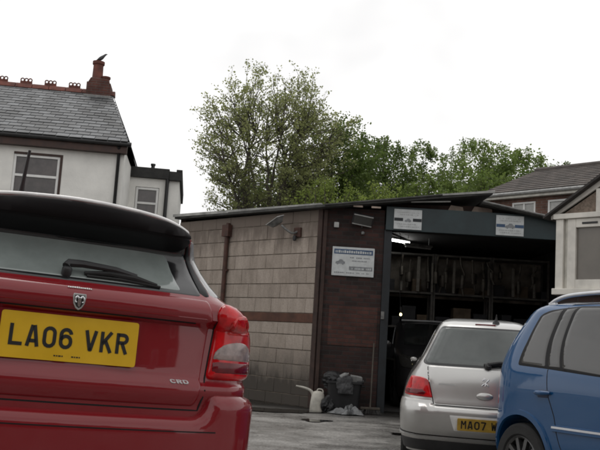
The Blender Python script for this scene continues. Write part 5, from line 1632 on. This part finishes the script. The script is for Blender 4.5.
# ------------------------------------------------------------------ trees
def leaf_mat(name, c1, c2, trans=.35, scale=1.3):
    m = bpy.data.materials.new(name); m.use_nodes = True; nt = m.node_tree
    b = nt.nodes['Principled BSDF']; out = nt.nodes['Material Output']
    rp, nz = noise_colour(nt, c1, c2, scale, 3, .35, .65)
    at = N(nt, 'ShaderNodeAttribute', attribute_name='tone')
    mp = N(nt, 'ShaderNodeMapRange'); mp.inputs['To Min'].default_value = .65; mp.inputs['To Max'].default_value = 1.35
    nt.links.new(at.outputs['Fac'], mp.inputs['Value'])
    cb = N(nt, 'ShaderNodeCombineColor')
    for s in ('Red', 'Green', 'Blue'): nt.links.new(mp.outputs['Result'], cb.inputs[s])
    col = mix(nt, rp.outputs['Color'], cb.outputs['Color'], 1.0, 'MULTIPLY')
    nt.links.new(col, b.inputs['Base Color']); b.inputs['Roughness'].default_value = .55; b.inputs['Specular IOR Level'].default_value = .3
    tr = N(nt, 'ShaderNodeBsdfTranslucent')
    ms = N(nt, 'ShaderNodeMixShader'); ms.inputs['Fac'].default_value = trans
    nt.links.new(col, tr.inputs['Color']); nt.links.new(b.outputs[0], ms.inputs[1]); nt.links.new(tr.outputs[0], ms.inputs[2]); nt.links.new(ms.outputs[0], out.inputs['Surface'])
    return m


M['bark'] = mat('bark', (.075, .066, .052), .9, var=.4, scale=6, bump=.3)
M['leaf_olive'] = leaf_mat('leaf_olive', (.21, .235, .092), (.34, .365, .155), .55)
M['leaf_dark'] = leaf_mat('leaf_dark', (.080, .125, .028), (.145, .200, .052), .5, .8)
M['leaf_mid'] = leaf_mat('leaf_mid', (.115, .172, .040), (.20, .265, .072), .52, .8)
M['leaf_bright'] = leaf_mat('leaf_bright', (.165, .225, .046), (.27, .335, .082), .52, .8)


class Leaves:
    def __init__(self, seed): self.v = []; self.f = []; self.t = []; self.r = random.Random(seed)
    def leaf(self, p, s, tone):
        r = self.r
        d = Vector((r.gauss(0, 1), r.gauss(0, 1), r.gauss(0, .7))).normalized()
        u = d.cross(Vector((r.gauss(0, 1), r.gauss(0, 1), r.gauss(0, 1)))).normalized()
        n = len(self.v); l = s * r.uniform(.7, 1.3); w = l * r.uniform(.28, .42)
        a = p; c = p + d * l
        self.v += [tuple(a), tuple(a + d * l * .45 + u * w), tuple(c), tuple(a + d * l * .5 - u * w)]
        self.f.append((n, n + 1, n + 2, n + 3)); self.t.append(tone)
    def clump(self, p, R, k, s, squash=.8):
        r = self.r; tone = min(1, max(0, r.gauss(.5, .22)))
        for _ in range(k):
            q = Vector((max(-1.6, min(1.6, r.gauss(0, 1))), max(-1.6, min(1.6, r.gauss(0, 1))), max(-1.6, min(1.6, r.gauss(0, 1))) * squash)) * R * .55
            self.leaf(p + q, s, min(1, max(0, tone + r.gauss(0, .16))))
    def build(self, parent, mt, name='crown'):
        mb = MB(); mb.v = self.v; mb.f = self.f; mb.col = self.t
        return mb.build(name, mt, parent, None, recalc=False)


def limb(mb, a, b, r0, r1, r, sag=.08, n=6):
    a, b = Vector(a), Vector(b); L = (b - a).length
    pts = []
    off = Vector((r.gauss(0, 1), r.gauss(0, 1), abs(r.gauss(0, .6)))) * L * sag
    for i in range(n + 1):
        t = i / n; pts.append(a.lerp(b, t) + off * math.sin(PI * t) + Vector((r.gauss(0, 1), r.gauss(0, 1), r.gauss(0, 1))) * L * .012 * (0 < i < n))
    mb.tube(pts, [r0 + (r1 - r0) * i / n for i in range(n + 1)], 6 if r0 > .03 else 4, False)
    return pts


def big_tree():
    """open-crowned, many-stemmed tree in young leaf"""
    base = Vector((-1.25, 32, 0)); r = random.Random(17)
    root = empty('tree', base, label='tall open-crowned tree in sparse young leaf against the sky', cat='tree', group=None)
    wood = MB(); lv = Leaves(4)
    limb(wood, (0, 0, -.2), (0, 0, 3.6), .30, .24, r, .01)
    fork = Vector((0, 0, 3.5))
    mains = []
    for k in range(13):
        a = 2 * PI * k / 13 + r.uniform(-.2, .2); tilt = r.uniform(.12, .95)
        rad = 3.0 * math.sin(tilt) ** .8; hz = 4.3 * math.cos(tilt) + 1.2
        end = fork + Vector((rad * math.cos(a), rad * math.sin(a) * .9, hz + r.uniform(-.3, .5)))
        pts = limb(wood, fork + Vector((0, 0, r.uniform(-.9, .1))), end, .12, .03, r, .06, 8)
        mains.append(pts)
    C = Vector((.02, 0, 8.15)); tips = []
    for i in range(410):
        # attractors spread evenly over directions, filling an uneven ellipsoid
        zf = 1 - 2 * (i + .5) / 410; th = i * 2.39996; rf = (.42 + .58 * r.random() ** .45)
        p = Vector((math.sqrt(1 - zf * zf) * math.cos(th), math.sqrt(1 - zf * zf) * math.sin(th), zf)) * rf
        ang = math.atan2(p.z, p.x)
        k = 1 + .03 * math.sin(3 * ang + 1) + .03 * math.sin(7 * ang)
        q = C + Vector((p.x * 3.0 * k, p.y * 2.7, p.z * 3.30 * k))
        if q.z < 4.2: continue
        # join to the nearest limb point that lies below it
        best = min(((pt - q).length + max(0, pt.z - q.z + .4) * 2.5, j, i2) for j, ps in enumerate(mains) for i2, pt in enumerate(ps[2:]))
        st = mains[best[1]][best[2] + 2]
        pts = limb(wood, st, q, .026, .008, r, .07, 5)
        tips.append((q, pts))
    for q, pts in tips:
        for _ in range(r.randint(3, 5)):
            s0 = pts[r.randint(2, 5)]
            d = (q - pts[0]).normalized() * .6 + Vector((r.gauss(0, .6), r.gauss(0, .6), r.gauss(.35, .5)))
            e = s0 + d.normalized() * r.uniform(.3, .75)
            wood.tube([s0, s0.lerp(e, .5) + Vector((0, 0, .03)), e], [.008, .006, .003], 3, False)
            for t in (.4, .7, 1.0):
                if r.random() < .95: lv.clump(s0.lerp(e, t), .16, r.randint(5, 8), .088, .8)
    wood.build('trunk', M['bark'], root, 60)
    lv.build(root, M['leaf_olive'])
    return root


def bushy(base, h, rx, ry, zc, rz, seed, mt, label, n=420, leaf=.12, kk=27, group='trees behind the garage'):
    base = Vector(base); r = random.Random(seed)
    root = empty('tree', base, label=label, cat='tree', group=group)
    wood = MB(); lv = Leaves(seed + 50)
    limb(wood, (0, 0, -.2), (0, 0, zc - rz * .5), .22, .15, r, .01)
    # lobes make the outline uneven
    lobes = []
    for i in range(11):
        a = r.uniform(0, 2 * PI); e = r.uniform(-.5, 1.0)
        lobes.append((Vector((rx * .62 * math.cos(a) * math.cos(e * .8), ry * .62 * math.sin(a) * math.cos(e * .8), zc + rz * .68 * e)), r.uniform(.30, .52)))
    lobes.append((Vector((0, 0, zc)), .75))
    for c, s in lobes[:-1]: limb(wood, (0, 0, zc - rz * .6), c, .08, .02, r, .06, 5)
    tot = sum(s * s for c, s in lobes)
    for c, s in lobes:
        m = int(n * s * s / tot)
        for _ in range(m):
            d = Vector((r.gauss(0, 1), r.gauss(0, 1), r.gauss(0, 1))).normalized() * (r.random() ** .4)
            p = c + Vector((d.x * rx * s, d.y * ry * s, d.z * rz * s * 1.05))
            if p.z < .3: continue
            lv.clump(p, r.uniform(.22, .42), kk, leaf, .75)
    # leading shoots breaking the skyline
    for _ in range(26):
        a = r.uniform(0, 2 * PI); q = r.uniform(0, .95)
        p = Vector((rx * q * math.cos(a), ry * q * math.sin(a), zc + rz * math.sqrt(max(0, 1 - q * q)) * .80))
        e = p + Vector((r.gauss(0, .12), r.gauss(0, .12), r.uniform(.35, .85)))
        wood.tube([p, e], [.014, .005], 4, False)
        for t in (.2, .45, .7, .9, 1.0): lv.clump(p.lerp(e, t), .19 * (1.25 - t * .5), 13, leaf * .85, 1)
    wood.build('trunk', M['bark'], root, 60)
    lv.build(root, mt)
    return root


big_tree()
bushy((1.35, 34.5, 0), 10, 2.6, 2.0, 6.9, 3.2, 1, M['leaf_dark'], 'dark green tree directly behind the right side of the tall open tree', 620)
bushy((-1.0, 35.5, 0), 8, 2.3, 1.8, 5.4, 2.6, 2, M['leaf_dark'], 'low dark tree around the foot of the tall open tree', 420)
bushy((3.55, 38.0, 0), 11, 2.2, 2.0, 7.4, 3.0, 3, M['leaf_dark'], 'darkest round tree right of the tall open tree on the skyline', 520)
bushy((5.6, 37.5, 0), 11, 2.3, 2.0, 7.0, 3.2, 4, M['leaf_mid'], 'mid green tree with upright shoots above the left fascia sign', 520)
bushy((8.2, 39.0, 0), 11, 2.4, 2.0, 7.4, 3.6, 5, M['leaf_mid'], 'fullest mid green tree, above the middle of the garage', 560)
bushy((10.6, 40.5, 0), 11, 2.3, 2.0, 7.5, 3.5, 6, M['leaf_mid'], 'mid green tree rising behind the left end of the brown tiled roof', 520)
bushy((13.1, 42.0, 0), 10.5, 2.2, 2.0, 7.9, 2.9, 7, M['leaf_dark'], 'rightmost tree, its crown thinning out above the tiled roof', 380)
bushy((.9, 29.0, 0), 7, 1.5, 1.3, 4.6, 1.75, 8, M['leaf_bright'], 'bright yellow-green bush above the garage roof, left of its pair', 300, .095, 24, 'bright bushes behind the garage roof')
bushy((2.7, 29.5, 0), 7, 1.6, 1.3, 4.6, 1.7, 9, M['leaf_bright'], 'bright yellow-green bush above the garage roof near the left fascia sign', 300, .095, 24, 'bright bushes behind the garage roof')
bushy((4.6, 30.5, 0), 7.5, 1.9, 1.4, 4.8, 2.2, 10, M['leaf_mid'], 'dull green bush behind the garage roof peak', 320, .115, 26)
bushy((6.9, 33.0, 0), 8, 2.2, 1.6, 5.4, 2.6, 12, M['leaf_mid'], 'broad dull green tree left of the brown tiled roof, low on the skyline', 380, .12, 27)


# ------------------------------------------------------------------ sky, sun, camera
def build_world():
    w = bpy.data.worlds.new('World'); scene.world = w; w.use_nodes = True
    nt = w.node_tree; bg = nt.nodes['Background']
    sky = N(nt, 'ShaderNodeTexSky', sky_type='NISHITA', sun_disc=False)
    sky.sun_elevation = math.radians(66); sky.sun_rotation = math.radians(SUN_ROT); sky.air_density = 1.0; sky.dust_density = 3.0
    hs = N(nt, 'ShaderNodeHueSaturation'); hs.inputs['Saturation'].default_value = .12
    nt.links.new(sky.outputs[0], hs.inputs['Color'])
    tc = N(nt, 'ShaderNodeTexCoord')
    mp = N(nt, 'ShaderNodeMapping'); mp.inputs['Scale'].default_value = (1, 1, 1.5); nt.links.new(tc.outputs['Generated'], mp.inputs['Vector'])
    cl, nz = noise_colour(nt, (7.2, 7.2, 7.3), (11.2, 11.1, 11.0), 2.0, 4, .30, .56, vec=mp.outputs['Vector'])
    col = mix(nt, hs.outputs['Color'], cl.outputs['Color'], .86)
    nt.links.new(col, bg.inputs['Color'])
    bg.inputs['Strength'].default_value = .1


SUN_ROT = -25
build_world()
sl = bpy.data.lights.new('sun', 'SUN'); sl.energy = .6; sl.angle = math.radians(30); sl.color = (1, .97, .93)
so = bpy.data.objects.new('sun', sl); COL.objects.link(so)
el, az = math.radians(66), math.radians(SUN_ROT)
d = Vector((math.sin(az) * math.cos(el), math.cos(az) * math.cos(el), math.sin(el)))     # towards the sun
so.rotation_euler = d.to_track_quat('Z', 'Y').to_euler(); so.location = (0, -5, 20)

cam = bpy.data.cameras.new('camera'); co = bpy.data.objects.new('camera', cam); COL.objects.link(co)
cam.sensor_width = 36; cam.lens = 36 * 850 / 600; cam.clip_end = 1500; cam.clip_start = .05
p_, r_ = math.radians(7.69), math.radians(3.5)
f_ = Vector((0, math.cos(p_), math.sin(p_))); u0 = Vector((0, -math.sin(p_), math.cos(p_))); r0 = Vector((1, 0, 0))
R_ = r0 * math.cos(r_) + u0 * math.sin(r_); U_ = -r0 * math.sin(r_) + u0 * math.cos(r_)
mw = Matrix.Identity(4)
for i in range(3): mw[i][0] = R_[i]; mw[i][1] = U_[i]; mw[i][2] = -f_[i]
mw[2][3] = 1.2
co.matrix_world = mw
scene.camera = co

scene.render.engine = 'CYCLES'
scene.cycles.max_bounces = 6; scene.cycles.diffuse_bounces = 3; scene.cycles.glossy_bounces = 3; scene.cycles.transmission_bounces = 2
scene.cycles.filter_width = 2.0
scene.cycles.use_denoising = True
vs = scene.view_settings
scene.display_settings.display_device = 'sRGB'
vs.view_transform = 'Standard'; vs.look = 'None'; vs.gamma = 1; vs.use_curve_mapping = False; vs.exposure = .1
